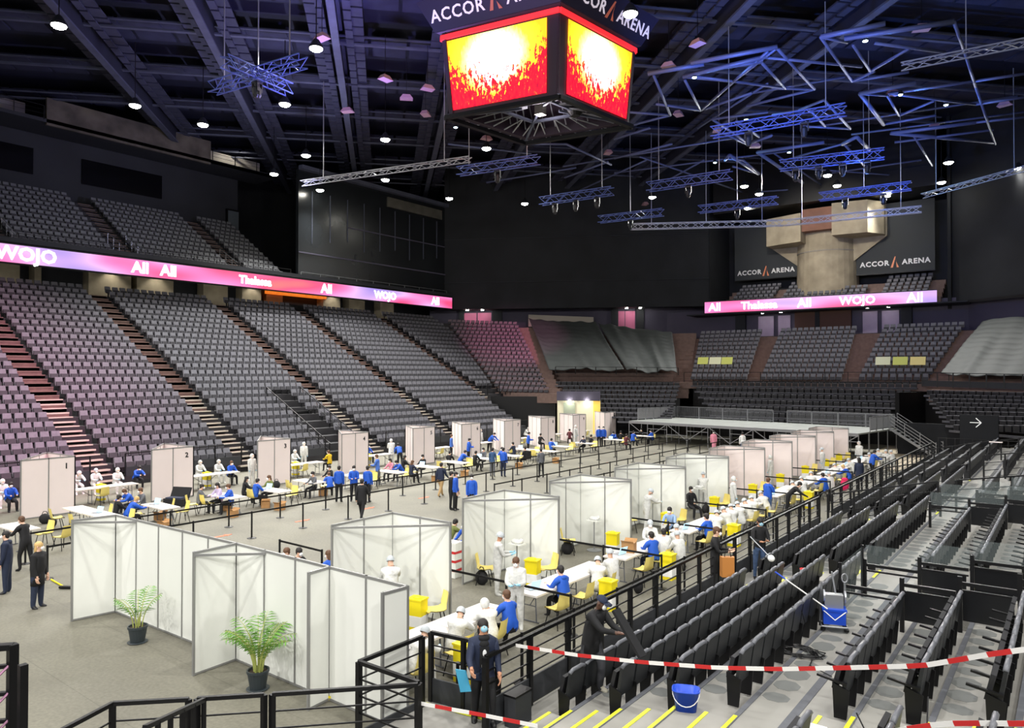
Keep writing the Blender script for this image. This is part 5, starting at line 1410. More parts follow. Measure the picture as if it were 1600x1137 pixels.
MB().bb(-.5, .5, -.25, .25, 0, .35).build('body', M_blk, t); MB().thick([(-.5, .25, .35), (.5, .25, .35), (.5, .45, .8), (-.5, .45, .8)], .06).build('lid', M_blk, t); MB().bb(-.42, .42, -.2, .2, .35, .4).build('red_contents', M_navyj, t)
for k, (px, py, lab) in enumerate(((82, 823, 'black bag piled left of the first intake table'), (432, 763, 'black rucksack at the foot of kiosk 3'), (70, 818, 'black bag with yellow item beside kiosk 1'))):
    p = onz(px, py, 0); place('bag', mk_bag, 'rucksack', lab, 'bag', (p.x, p.y, 0), .5 * k, 'black bags')
# papers and laptops on the tables
mk_pap = lambda t: (MB().bb(-.15, .15, -.105, .105, 0, .01).build('sheet', M_paper, t))
mk_lap = lambda t: (MB().bb(-.17, .17, -.12, .12, 0, .018).build('keyboard_base', M_truss, t), MB().thick([(-.17, .12, .015), (.17, .12, .015), (.17, .19, .23), (-.17, .19, .23)], .012).build('display', M_screen, t))
for k, (x, y) in enumerate(IT):
    place('paper', mk_pap, 'paper_sheet', f'white paper sheet on intake table {ORD[k+1]} from the left', 'paper', (x + .1 * (k % 4), y + .1, .746), .4 * k, 'papers on the tables')
    if k % 2: place('laptop', mk_lap, 'laptop', f'open laptop on intake table {ORD[k+1]} from the left', 'laptop', (x - .45, y - .02, .746), .2, 'laptops')

# right-hand booths
BY = [13.5, 18.25, 22.7, 27.15, 31.65, 36.4, 40.8, 45.3, 49.4, 53.2]
for k, y in enumerate(BY):
    t = thing('white_booth', f'white panel booth with open corner, {ORD[k+1]} from the viewer on the right', 'booth', (-14.2, y, 0), 0, 'white panel booths')
    mm = M_white if k < 5 else M_whitew
    panel_wall(t, (0.03, -2.0, 0), (0, 0, 0), 2, m=mm, last=False)
    panel_wall(t, (0, 0, 0), (2.05, -.03, 0), 2, m=mm)
    MB().bar((0.03, -2.0, 2.42), (2.05, -.03, 2.42), .05).build('brace_bar', M_alu, t)
    MB().tube([(1.0, -.10, 1.02), (1.0, -.45, 1.02)], .01).build('hook', M_alu, t) if False else None
    yb = y
    for j in range(2):
        place('table', mk_table, 'folding_table', f'white folding table, {"nearer" if j == 0 else "farther"} half of long table by booth {ORD[k+1]} from viewer', 'table', (-10.75, yb - 2.75 + j * 1.84, 0), pi / 2, 'folding tables')
    place('bin', mk_bin, 'waste_container', f'yellow and white waste container inside the {ORD[k+1]} booth from the viewer', 'container', (-12.55 + .05 * (k % 3), y - .75 - .1 * (k % 2), 0), .2, 'yellow waste containers')
    if k in (0, 1, 2, 3, 5):
        place('bin', mk_bin, 'waste_container', f'yellow waste container under seats side of {ORD[k+1]} long table from viewer', 'container', (-9.7, y - 2.3 + .9 * (k % 2), 0), 0, 'yellow waste containers')
    for j, (dx, dy, a) in enumerate(((.28, -1.55, -60), (1.75, -.42, 150))):
        if (k, j) in ((0, 0), (2, 1), (4, 0), (6, 1), (8, 0)): continue
        side = ('left wall', 'right corner')[j]
        place('chair', mk_chair, 'shell_chair', f'yellow shell chair near {side} inside the {ORD[k+1]} booth from viewer', 'chair', (-14.2 + dx + .2, y + dy, 0), R_(a), 'yellow shell chairs')
    if k in (1, 2, 3, 4):
        p = Vector((-13.3, y - .55, 0)); place('trolley', mk_trolley, 'instrument_stand', f'round-foot steel instrument stand inside the {ORD[k+1]} booth from viewer', 'stand', p, 0, 'instrument stands')
        o = MB().ell((0, 0, .05), (.2, .13, .08), 10, 5).ell((.12, .05, .08), (.1, .08, .07), 8, 4).build('crumpled_gloves', M_cov, None, True, loc=p + Vector((0, 0, 1.05)))
        tag(o, f'white crumpled gloves on the instrument stand in {ORD[k+1]} booth', 'gloves', 'gloves on the stands')
    # barrier across the bay
    if k < 9:
        ybar = y + 1.1
        t2 = thing('belt_barrier', f'black belt barrier across the bay behind the {ORD[k+1]} booth from viewer', 'barrier', (-9.4, ybar, 0), 0, 'belt barriers across the bays')
        MB().bar((0, 0, .93), (-1.9, .0, .93), .012, .06).build('belt', M_black, t2); MB().bar((-1.9, 0, .93), (-4.6, .0, .93), .012, .06).build('belt', M_black, t2)
        for xx in (0, -1.9, -4.6):
            MB().tube([(xx, 0, .02), (xx, 0, .98)], .03, 8).lathe([(.17, 0), (.17, .02), (.04, .04)], (xx, 0, 0), 14).build('post', M_black, t2)
    for j in range(3):
        if k > 6 and j: continue
        place('chair', mk_chair, 'shell_chair', f'yellow shell chair on stand side of long table {ORD[k+1]} from viewer, {["nearest", "middle", "farthest"][j]}', 'chair', (-10.0, y - 3.3 + j * 1.15, 0), R_(90 + 12 * j - 10), 'yellow shell chairs')
    place('laptop', mk_lap, 'laptop', f'small open laptop on long table by {ORD[k+1]} booth from viewer', 'laptop', (-10.85, y - 3.2, .746), R_(-100), 'laptops')
    for j in range(2):
        place('paper', mk_pap, 'paper_sheet', f'paper sheet on long table by {ORD[k+1]} booth, {"nearer" if j == 0 else "farther"} one', 'paper', (-10.8 + .1 * j, y - 2.4 + 1.2 * j, .746), .5 * k + j, 'papers on the tables')
for k, (x, y) in enumerate(((-13.75, 16.6), (-13.75, 21.15), (-12.9, 30.9), (-9.75, 18.6), (-9.7, 27.6), (-10.0, 36.0))):
    place('bag', mk_bag, 'rucksack', f'black bag on the floor, {ORD[k+1]} among those by the right booths and tables', 'bag', (x, y, 0), .7 * k, 'black bags')
p = onz(983, 862, .745); place('carton', mk_box, 'cardboard_box', 'open cardboard box on the third long table', 'box', (p.x, p.y, .746), .2, 'cardboard boxes')
# stacked white and red boxes beside the second booth
for k in range(4):
    p = onz(718, 902, 0); t = thing('archive_box', f'white archive box with red edge, {ORD[k+1]} from the floor in its stack', 'box', (p.x - .25, p.y, .002 + k * .262), .08 * (k % 2), 'stacked archive boxes')
    MB().bb(-.22, .22, -.18, .18, 0, .22).build('body', M_white, t); MB().bb(-.225, .225, -.185, .185, .19, .255).build('lid', M_red if k < 3 else M_white, t)

# front wall: two bays and end wings
t = thing('partition_wall', 'long white front partition wall with two bays and end wings', 'partition', (-19.75, 8.0, 0))
V_ = lambda x, y: (x + 19.75, y - 8.0, 0)
panel_wall(t, V_(-19.75, 8.0), V_(-19.6, 8.98), 1)
panel_wall(t, V_(-19.6, 8.98), V_(-14.28, 9.04), 5, last=False)
panel_wall(t, V_(-14.24, 8.06), V_(-14.28, 9.04), 1)
panel_wall(t, V_(-14.28, 9.04), V_(-9.08, 8.98), 5)
panel_wall(t, V_(-11.12, 8.5), V_(-11.16, 9.0), 1, last=False)
panel_wall(t, V_(-9.12, 8.45), V_(-9.08, 8.98), 1, last=False)
for a, b_ in (((-19.75, 8.0), (-18.55, 9.0)), ((-14.24, 8.06), (-13.2, 9.02))):
    A_ = Vector(V_(*a)); B_ = Vector(V_(*b_)); MB().bar(A_ + Vector((0, 0, 2.43)), B_ + Vector((0, 0, 2.43)), .05).build('brace_bar', M_alu, t)
o = MB().bar(onz(512, 1092, 0) + Vector((0, 0, .05)), onz(540, 1096, 0) + Vector((0, 0, .05)), .12, .08).build('yellow_wedge', M_yelb); tag(o, 'small yellow cable wedge at the foot of front partition', 'wedge')

# potted palms
def palm(label, px, py, h, nst, seed, spread):
    p = onz(px, py, 0); rnd = random.Random(seed); t = thing('potted_palm', label, 'plant', (p.x, p.y, 0))
    MB().lathe([(.20, 0), (.22, .02), (.20, .03)], n=18).build('saucer', M_pot, t)
    MB().lathe([(.15, .03), (.20, .33), (.215, .33), (.215, .38), (.19, .38), (.18, .34)], n=18).build('pot', M_pot, t)
    MB().lathe([(.001, .345), (.18, .34)], n=14).build('soil', M_soil, t)
    for i in range(nst):
        az = 2 * pi * i / nst + rnd.uniform(-.3, .3); L = spread * rnd.uniform(.75, 1.15); H = h * rnd.uniform(.7, 1.05)
        pts = []
        for s in range(9):
            u = s / 8; r_ = .04 + .05 * ((i * 7) % 4) / 3 + L * u ** 1.7; z = .34 + H * (1.25 * u - .45 * u ** 2.6 * (L / spread))
            pts.append(Vector((cos(az) * r_, sin(az) * r_, z)))
        fr = MB().tube(pts, .01, 5, 0, [.014 - .0013 * s for s in range(9)]).build('stem', M_stem, t)
        lf = MB()
        for s in range(9, 31, 2):
            u = s / 31; x_ = u * 8; i0 = min(7, int(x_)); q = pts[i0].lerp(pts[i0 + 1], x_ - i0); tg = (pts[i0 + 1] - pts[i0]).normalized()
            side = tg.cross(Vector((0, 0, 1))).normalized()
            for sg in (-1, 1):
                ll = .26 * sin(pi * min(1, (u - .25) * 1.25)) + .05
                tip = q + side * sg * ll * .85 + tg * ll * .5 - Vector((0, 0, ll * .35)); mid = q.lerp(tip, .5) + Vector((0, 0, .02)); wv = tg * .013
                lf.add([q, mid + wv, tip, mid - wv, mid + Vector((0, 0, -.004))], [(0, 1, 2, 3), (0, 3, 4), (1, 0, 4), (2, 1, 4), (3, 2, 4)])
        lf.build('frond', M_leaf, t)['kind'] = 'stuff'
    return t
palm('leafy potted palm in dark pot near the partition middle', 403, 1076, 1.12, 22, 3, .60)
palm('sparse potted palm in the left bay of the partition', 215, 1003, 1.0, 7, 8, .5)

# queue barriers in the middle of the floor
def belts(label, pts, extra=None):
    t = thing('queue_barrier', label, 'barrier', (pts[0][0], pts[0][1], 0), 0, 'queue barriers')
    o0 = Vector((pts[0][0], pts[0][1], 0))
    Q = [Vector((x, y, 0)) - o0 for x, y in pts]
    for q in Q:
        MB().lathe([(.17, 0), (.17, .015), (.05, .04)], q, 14).build('base', M_black, t)
        MB().tube([q + Vector((0, 0, .03)), q + Vector((0, 0, 1.0))], .033, 8).build('post', M_black, t)
    for a, b_ in zip(Q[:-1], Q[1:]): MB().bar(a + Vector((0, 0, .95)), b_ + Vector((0, 0, .95)), .012, .06).build('belt', M_black, t)
def line(x, ya, yb, st=2.1): 
    n = max(1, round((yb - ya) / st)); return [(x, ya + (yb - ya) * i / n) for i in range(n + 1)]
belts('queue barrier line nearest the intake tables', line(-26.9, 9.5, 55, 2.4))
belts('queue barrier line in the middle of the floor', line(-24.4, 9.2, 55, 2.3))
belts('queue barrier line nearest the right booths, far half', line(-21.6, 27, 55, 2.2))
belts('second far queue barrier line beside the right booths', line(-19.4, 31, 54, 2.2))
belts('third far queue barrier line beside the right booths', line(-17.6, 36, 54, 2.2))
belts('short queue barrier behind the front partition', [tuple(onz(437, 842, 1.0))[:2], tuple(onz(503, 858, 1.0))[:2]])
belts('queue barrier line at the stand side of long tables', line(-8.75, 9.9, 50, 1.9))
for k in range(12):
    p = Vector((-25.6, 12.0 + k * 3.6, 0)); s_ = MB().bar(p - Vector((.0, .3, -.006)), p + Vector((0, .2, .006)), .14, .008).slab([(p.x - .14, p.y + .15), (p.x + .14, p.y + .15), (p.x, p.y + .42)], .002, .012)
    o = s_.build('floor_arrow', M_org); tag(o, f'orange arrow sticker on the queue lane floor, {ORD[k+1]} from the left', 'floor sticker', 'orange floor arrows')
# wheelchair
p = onz(822, 716, .45); t = thing('wheelchair', 'black wheelchair between kiosks 7 and 8', 'wheelchair', (p.x, p.y, 0), R_(90))
for s_ in (-.28, .28):
    mb = MB(); mb.tube([(s_, -.1 + .3 * cos(a * pi / 10), .31 + .3 * sin(a * pi / 10)) for a in range(21)], .015, 5); mb.build('rear_wheel', M_black, t)
    mb = MB(); mb.tube([(s_, .4 + .09 * cos(a * pi / 6), .1 + .09 * sin(a * pi / 6)) for a in range(13)], .014, 5); mb.build('front_wheel', M_black, t)
MB().bb(-.24, .24, -.2, .3, .42, .46).build('seat', M_blk, t); MB().bb(-.24, .24, -.25, -.21, .46, .95).build('backrest', M_blk, t)
# yellow broom on the floor
a = onz(80, 905, .03); b_ = onz(103, 918, .03); t = thing('broom', 'broom with yellow handle lying beside the blond person', 'broom', a)
MB().tube([(0, 0, 0), b_ - a], .022, 6).build('handle', M_yelb, t); MB().box(b_ - a + Vector((0, 0, .02)), (.35, .12, .06), 0, .6).build('head', M_black, t)

# ================================================================== STAGE
SC = [onz(983, 657, 1.9), Vector((-12.2, 56.3, 1.9))]
a = SC[0]; b_ = SC[1]; dx = (b_ - a); Ls = dx.length; dx.normalize(); dy = Vector((-dx.y, dx.x, 0)); DP = 7.4
t = thing('stage', 'low grey stage deck on scaffold legs at the far end', 'stage', (a.x, a.y, 0), atan2(dx.y, dx.x))
npx, npy = 10, 4
M_deck = mat('stage_deck_grey', S(138, 142, 138), .6, 0, .12, .8)
for i in range(npx):
    for j in range(npy):
        w_ = Ls / npx; h_ = DP / npy
        MB().bb(i * w_ + .01, (i + 1) * w_ - .01, j * h_ + .01, (j + 1) * h_ - .01, 1.8, 1.9).build('deck_panel', M_deck, t)
for i in range(npx + 1):
    for j in range(0, npy + 1, 2 if i % 2 else 1):
        MB().tube([(i * Ls / npx, j * DP / npy, 0), (i * Ls / npx, j * DP / npy, 1.8)], .035, 6).build('leg', M_grey, t)
for i in range(npx):
    x0_, x1_ = i * Ls / npx, (i + 1) * Ls / npx; sg = (x0_, x1_) if i % 2 else (x1_, x0_)
    MB().bar((sg[0], 0, .5), (sg[1], 0, 1.75), .05).build('brace', M_grey, t); MB().bar((x0_, 0, 1.3 if i % 2 else .9), (x1_, 0, 1.3 if i % 2 else .9), .04).build('crossbar', M_grey, t)
    MB().bb(x0_, x1_, -.03, 0, 1.68, 1.9).build('edge_beam', M_grey, t)
def crowd_rail(label, p, q, n, nb=22):
    p = Vector(p); q = Vector(q); d = (q - p); t2 = thing('guard_rail', label, 'railing', p, atan2(d.y, d.x), 'galvanised guard rails on the stage')
    L = d.length
    for i in range(n):
        x0_, x1_ = L * i / n + .03, L * (i + 1) / n - .03
        mb = MB(); mb.bar((x0_, 0, 1.05), (x1_, 0, 1.05), .05).bar((x0_, 0, .12), (x1_, 0, .12), .05).bar((x0_, 0, 0), (x0_, 0, 1.05), .05).bar((x1_, 0, 0), (x1_, 0, 1.05), .05)
        mb.build('frame', M_grey, t2); mb = MB()
        for k in range(1, nb): xx = x0_ + (x1_ - x0_) * k / nb; mb.bar((xx, 0, .12), (xx, 0, 1.05), .02)
        stuff(mb.build('vertical_bars', M_grey, t2))
Sx = lambda x, y, z=1.9: a + dx * x + dy * y + Vector((0, 0, z - a.z))
crowd_rail('galvanised guard rail on the left side of the stage', Sx(.05, 1.2), Sx(.05, DP - .1), 5)
crowd_rail('galvanised guard rail at the back left of the stage', Sx(.1, DP), Sx(Ls * .50, DP), 4)
crowd_rail('galvanised guard rail at the back right of the stage', Sx(Ls * .56, DP), Sx(Ls - .1, DP), 4)
crowd_rail('galvanised guard rail on the right side of the stage', Sx(Ls - .05, 2.2), Sx(Ls - .05, DP - .1), 4)
# ramp with handrails on the right of the stage
q = Sx(Ls + .2, 5.4, 0); t = thing('stage_stairs', 'galvanised stairs with handrails at right of the stage', 'stairs', q, atan2(dx.y, dx.x))
for i in range(9):
    MB().bb(.35 * i, .35 * i + .3, 0, 1.6, 1.85 - i * .2 - .04, 1.85 - i * .2).build('step', M_grey, t)
for yy in (0, 1.6):
    MB().bar((0, yy, 2.0), (3.2, yy, .0), .08, .16).build('stringer', M_grey, t)
    for hh in (1.0, .75, .5, .25): MB().bar((0, yy, 2.1 + hh), (3.2, yy, hh), .04).build('handrail', M_grey, t)
    for i in range(4): MB().bar((i * 1.05, yy, 2.0 - i * .65), (i * 1.05, yy, 3.1 - i * .65), .04).build('post', M_grey, t)
M_sand = mat('sand_coloured_floor_panel', S(186, 172, 146), .7, 0, .1, 1)
struct('floor_sheet', MB().bb(-12.6, -5.5, 52, 69.5, .0, .03), M_sand)
o = MB().bb(-8.2, -6.2, 64.5, 66.5, 0.03, 1.1).build('brick_coloured_crate', mat('dusty_pink_crate', S(150, 120, 108), .8)); tag(o, 'dusty pink crate beside the stage stairs', 'crate')

# ================================================================== RIGHT STAND (foreground)
M_tier = mat('beige_grey_stand_floor', S(150, 148, 142), .6, 0, .14, 1.2)
M_pad = mat('grey_tread_patch', S(112, 114, 112), .7)
RX_ = [-6.66, -5.76, -4.86, -3.96, -2.55, -1.65, -0.75, 0.15]
RZT = [.41, .68, .95, 1.23, 1.35, 1.54, 1.72, 1.91]
edges = [-7.5, -6.51, -5.61, -4.71, -3.81, -2.40, -1.50, -.60, .60]
P0 = [(-7.5, 58), (-7.5, 9.75), (-9.02, 9.75), (-9.02, 7.8), (-7.62, 7.8), (-10.5, 4.75), (-10.5, -3), (3, -3), (3, 58)]
struct('stand_platform', MB().slab(P0, 0.0, .41), M_tier)
pit = [(15.35, 17.1), (26.2, 28.2), (38.0, 40)]
def yspans(i):
    if i < 5: return [(-3, 57)]
    sp = []; y = -3
    for a, b_ in pit: sp.append((y, a)); y = b_
    return sp + [(y, 57)]
for i in range(1, 8):
    mb = MB()
    for a, b_ in yspans(i if i > 4 else 0): mb.bb(edges[i], edges[i + 1], a, b_, .41, RZT[i])
    struct('stand_tier', mb, M_tier)
mb = MB()
for a, b_ in pit: mb.bb(edges[5] - .05, edges[5], a, b_, .41, 1.36).bb(edges[5], .6, a - .05, a, .41, 1.5).bb(edges[5], .6, b_, b_ + .05, .41, 1.5)
struct('vomitory_wall', mb, M_black)
for i in (1, 2, 3, 4, 5, 6, 7):
    struct('step_edge_trim', MB().bb(edges[i] - .015, edges[i] + .06, -2, 56 if i < 5 else 15.3, RZT[i] - .05, RZT[i] + .012), M_greyc)
struct('walkway_strip', MB().bb(-3.22, -3.1, -2, 56, 1.35, 1.358), M_greyc)

# folding seats, facing -X
def mk_fold(t, arm=False):
    w_ = .225
    MB().add([(-.05, -w_, .34), (-.05, w_, .34), (.03, w_, .80), (.03, -w_, .80), (.0, -w_, .33), (.0, w_, .33), (.075, w_, .80), (.075, -w_, .80)],
             [(0, 1, 2, 3), (4, 7, 6, 5), (0, 4, 5, 1), (1, 5, 6, 2), (2, 6, 7, 3), (3, 7, 4, 0)]).build('backrest', M_blackp, t)
    MB().tube([(.052, -w_, .80), (.058, -w_ * .6, .835), (.06, w_ * .6, .835), (.052, w_, .80)], .034, 6).build('head_edge', M_capg, t, True)
    MB().thick([(-.15, -w_ + .01, .40), (-.15, w_ - .01, .40), (-.07, w_ - .01, .72), (-.07, -w_ + .01, .72)], .06).build('seat_pan', M_seatd, t)
    MB().thick([(-.14, -.24, 0.02), (.02, -.24, 0.02), (.06, -.24, .42), (-.16, -.24, .5)], .03).build('side_frame', M_black, t)
    if arm: MB().bar((-.36, -.245, .56), (.03, -.245, .50), .045, .03).build('armrest', M_black, t)
M_capg = mat('grey_seat_edge', S(104, 106, 112), .35)
SEG = [(10.8, 18.7), (19.8, 28.4), (29.6, 38.2), (39.4, 48), (49, 56)]
SEG5 = [(11.0, 15.1), (18.3, 25.6), (29.2, 37), (41, 48), (49, 56)]
restS = MB(); tmpl = {}
SEC = ['nearest section', 'second section', 'third section', 'fourth section']
nind = 0
def tmpl_mb():
    mb = MB(); w_ = .225
    mb.add([(-.05, -w_, .34), (-.05, w_, .34), (.03, w_, .80), (.03, -w_, .80), (.0, -w_, .33), (.0, w_, .33), (.075, w_, .80), (.075, -w_, .80)], [(0, 1, 2, 3), (4, 7, 6, 5), (0, 4, 5, 1), (1, 5, 6, 2), (2, 6, 7, 3), (3, 7, 4, 0)], 0)
    mb.bb(.02, .09, -w_, w_, .79, .85, 1); mb.bb(-.17, -.05, -w_ + .01, w_ - .01, .40, .74, 2); mb.bb(-.14, .03, -.25, -.22, .02, .42, 2)
    return mb
TM = tmpl_mb()
rest2 = MB()
for r in range(7):
    for si, (a, b_) in enumerate(SEG if r < 4 else SEG5):
        if r >= 4 and False: continue
        a2 = a + ((-.6, -.5, -.3, -.2, -.15, -.2, -.3)[r] if si == 0 else 0); n = int((b_ - a2) / .51)
        for k in range(n):
            y = a2 + .51 * (k + .5)
            if (r < 4 and si < 3) or (r >= 4 and si < 2):
                kind = 'foldA' if r >= 4 else 'fold'
                lab = f'black folding seat, {ORD[k+1]} from near end, {ORD[r+1]} row behind front railing, {SEC[si]}'
                place(kind, (lambda t, A=(r >= 4): mk_fold(t, A)), 'folding_chair', lab, 'seat', (RX_[r], y, RZT[r]), 0, 'black folding seats of the right stand')
                nind += 1
            else:
                rest2.add([(RX_[r] + v[0], y + v[1], RZT[r] + v[2]) for v in TM.v], TM.f); rest2.m[-len(TM.m):] = TM.m
o = rest2.build('folding_seating', [M_blackp, M_capg, M_seatd]); tag(o, 'far rows of black folding seats on the right stand', 'seating'); stuff(o)
# a few seats on the near side of the aisle
for r in (4, 5, 6):
    for k in range(2):
        place('foldA', None, 'folding_chair', f'black folding seat cut by bottom edge, {ORD[k+1]} before the aisle, {ORD[r+1]} row', 'seat', (RX_[r], 9.1 - .51 * k - (.3 if r == 4 else 0), RZT[r]), 0, 'black folding seats of the right stand')
# darker patches on the treads, one per seat
mb = MB()
for r in range(7):
    segs = SEG[:3] if r < 4 else SEG5[:2]
    for a, b_ in segs:
        n = int((b_ - a) / .51)
        for k in range(n):
            y = a + .51 * (k + .5); x = RX_[r] + .38 if r != 3 else RX_[r] + .42
            zt_ = RZT[r + 1] if x > edges[r + 1] else RZT[r]
            if r >= 4 and r + 1 >= 5: 
                if any(p_[0] - .2 < y < p_[1] + .2 for p_ in pit): continue
            mb.slab([(x + .18 * cos(q) * 1.1, y + .18 * sin(q) * (1.15 + .2 * ((k * 7) % 3 - 1))) for q in [R_(22.5 + 45 * e) for e in range(8)]], zt_, zt_ + .003)
o = mb.build('grey_floor_patches', M_pad); tag(o, 'grey patches on the treads behind the seat rows', 'floor marks'); stuff(o)

# aisle steps with yellow edges
def aisle(y0, y1, lab, rng=range(1, 5), top=(5, 6, 7)):
    t = thing('aisle_steps', lab, 'steps', (edges[1], y0, .41), 0, 'aisle steps with yellow edges')
    org = Vector((edges[1], y0, .41))
    for i in list(rng) + list(top):
        dz = (RZT[i] - RZT[i - 1])
        if i in (4,): dz = .12
        xm = edges[i] - .42
        MB().bb(xm - org.x, edges[i] - org.x, 0, y1 - y0, RZT[i - 1] - .41, RZT[i - 1] + dz / 2 - .41).build('half_step', M_tier, t)
        MB().bb(xm - .01 - org.x, xm + .045 - org.x, .0, y1 - y0, RZT[i - 1] + dz / 2 - .03 - .41, RZT[i - 1] + dz / 2 + .01 - .41).build('yellow_edge', M_yedge, t)
        MB().bb(edges[i] - .01 - org.x, edges[i] + .045 - org.x, .0, y1 - y0, RZT[i] - .03 - .41, RZT[i] + .016 - .41).build('yellow_edge', M_yedge, t)
aisle(9.25, 10.1, 'aisle steps with yellow edges at the bottom of the view', top=())
aisle(9.65, 10.6, 'aisle steps with yellow edges at the bottom right corner', rng=(), top=(5, 6, 7))
aisle(18.85, 19.65, 'aisle steps with yellow edges between first and second seat sections', top=())
aisle(28.6, 29.4, 'aisle steps with yellow edges between second and third seat sections', top=())
aisle(38.4, 39.2, 'aisle steps with yellow edges between third and fourth seat sections', top=())
t = thing('aisle_steps', 'two yellow edged steps beside the first glass pit', 'steps', (edges[5], 17.2, 1.35), 0, 'aisle steps with yellow edges')
for j, i in enumerate((5, 6, 7)):
    for q in (0, .45): MB().bb(edges[i] - edges[5] + q, edges[i] - edges[5] + q + .055, 0, 1.0, RZT[i] - 1.35 - .02, RZT[i] - 1.35 + .016 + (.05 if q else 0)).build('yellow_edge', M_yedge, t)
for x, y, z in ((-2.75, 10.2, 1.46), (-1.25, 10.3, 1.73), (-2.0, 17.7, 1.55)):
    o = MB().bb(-.12, .12, -.08, .08, 0, .006).build('row_plate', M_paper, None, loc=(x, y, z)); tag(o, f'small white row plate on the step {["nearest the bottom edge", "at lower right", "by the glass pit"][[-2.75,-1.25,-2.0].index(x)]}', 'plate', 'row plates')

# front railing of the right stand
rl = (1, .80, .62, .46)
fence('stand_railing', 'long black front railing of the right stand, near part', 'railing', [(-7.5, 9.15), (-7.5, 28.35)], .41, 1.19, rails=rl, step=1.2, post=.085, rail=.06, thin=.022, skirt=(.02, .40, M_skirt))
fence('stand_railing', 'long black front railing of the right stand, far part', 'railing', [(-7.5, 30.2), (-7.5, 55)], .41, 1.19, rails=rl, step=1.5, post=.07, rail=.06, thin=.022, skirt=(.02, .40, M_skirt))
fence('landing_railing', 'black landing railing nearest the partition end', 'railing', [(-7.65, 7.8), (-8.95, 7.8), (-8.95, 9.2)], .41, 1.19, rails=(1, .78, .56, .34), step=1.45, post=.08, rail=.06, thin=.022, skirt=(.0, .1, M_skirt))
fence('landing_railing', 'black landing railing in front of the man in blue', 'railing', [(-8.97, 9.45), (-7.62, 9.62)], .41, 1.19, rails=(1, .82, .64, .46), step=.62, post=.075, rail=.06, thin=.022, skirt=(-.3, .34, M_skirt))
fence('diagonal_railing', 'black railing across the bottom of the view, right half', 'railing', [(-7.62, 7.75), (-9.02, 6.28)], .41, 1.19, rails=(1, .80, .60, .4), step=2.2, post=.07, rail=.055, thin=.02)
fence('diagonal_railing', 'black railing across the bottom of the view, middle part', 'railing', [(-9.10, 6.20), (-9.72, 5.56)], .41, 1.19, rails=(1, .80, .60, .4), step=2.2, post=.07, rail=.055, thin=.02)
fence('diagonal_railing', 'black railing across the bottom of the view, left corner', 'railing', [(-9.80, 5.48), (-10.5, 4.78), (-10.1, 3.7)], .41, 1.19, rails=(1, .80, .60, .4), step=2.2, post=.07, rail=.055, thin=.02)
fence('stair_handrail', 'black sloping handrail with balusters at the bottom left', 'railing', [(-9.62, 5.6, .41), (-8.75, 4.35, .75)], .41, 1.19, rails=(1, .2), step=.34, post=.05, rail=.055, thin=.03)
p = onz(20, 1006, 2.3); q = onz(36, 1032, 2.2)
t = thing('corner_railing', 'thick black railing post with pinkish rods at left edge', 'railing', (p.x, p.y, .0))
MB().bar((0, 0, 0), (0, 0, 2.3), .12).build('post', M_black, t); MB().bar((q.x - p.x, q.y - p.y, 0), (q.x - p.x, q.y - p.y, 2.15), .10).build('post', M_black, t)
e_ = onz(-60, 1012, 2.3) - p; MB().bar((0, 0, 2.27), (e_.x, e_.y, 2.27), .12, .08).build('handrail', M_black, t)
for hh in (2.0, 1.62, 1.24):
    MB().bar((0, 0, hh), (e_.x, e_.y, hh - .0), .07, .05).build('rail', M_black, t)
    MB().tube([(0, 0, hh + .05), (e_.x * .5 + .25, e_.y * .5 - .25, hh - .32)], .018, 6).build('rod', mat('pink_reflecting_rod', S(180, 130, 160), .3, .5), t)
struct('corner_platform', MB().slab([(-16, 4.3), (-11.6, 4.3), (-11.6, -3), (-16, -3)], 0, .05), M_black)
# small black speaker cabinet / box by the landing
p = onz(826, 1095, .41); o = thing('equipment_case', 'black mesh fronted case behind the railing by the landing', 'case', (-7.28, 9.72, .41))
MB().bb(-.11, .11, -.22, .22, 0, .50).build('body', M_skirt, o); MB().bb(-.12, .12, -.23, .23, .49, .52).build('lid', M_black, o)

# glass pits
def pit_fence(label, y, glass, xs=((-3.62, -2.62, 1.35), (-2.58, -1.72, 1.54), (-1.66, -.82, 1.72), (-.78, .1, 1.91)), h=.68, low=0.0):
    t = thing('glass_railing', label, 'railing', (xs[0][0], y, 1.35), 0, 'glass railings around the entrances'); o0 = Vector((xs[0][0], y, 1.35))
    for j, (a, b_, z) in enumerate(xs):
        z = z - 1.35; a -= o0.x; b_ -= o0.x; dy = 0
        MB().bar((a, dy, z - (.0 if j == 0 else .9)), (a, dy, z + h + .12), .07).build('post', M_black, t)
        MB().bar((a, dy, z + h), (b_, dy, z + h), .06).build('top_rail', M_black, t); MB().bar((a, dy, z + h - .12), (b_, dy, z + h - .12), .035).build('rail', M_black, t)
        MB().bb(a + .04, b_ - .04, dy - .006, dy + .006, z + .03, z + h - .14).build('lower_pane', M_glass if j == 0 else M_blackglass, t)
        if glass: MB().bb(a + .02, b_ + .02, dy - .01, dy + .0, z + h + .02, z + h + .42).build('glass_pane', M_glass, t)
    return t
M_blackglass = mat('dark_infill_panel', S(16, 17, 20), .3)
pit_fence('black railing with dark panels on near side of first entrance pit', 15.25, False)
pit_fence('black railing with clear glass on far side of first entrance pit', 17.2, True)
pit_fence('black railing with dark panels on near side of second entrance pit', 26.1, True)
pit_fence('black railing with clear glass on far side of second entrance pit', 28.3, True)
t = thing('glass_screen', 'clear glass screen standing along the walkway by the mop trolley', 'glass screen', (-3.66, 15.3, 1.35))
MB().bb(-.01, .01, 0, 1.85, .05, 1.05).build('pane', M_glass, t); MB().bar((0, 0, 0), (0, 0, 1.1), .05).build('post', M_black, t); MB().bar((0, 1.85, 0), (0, 1.85, 1.1), .05).build('post', M_black, t)
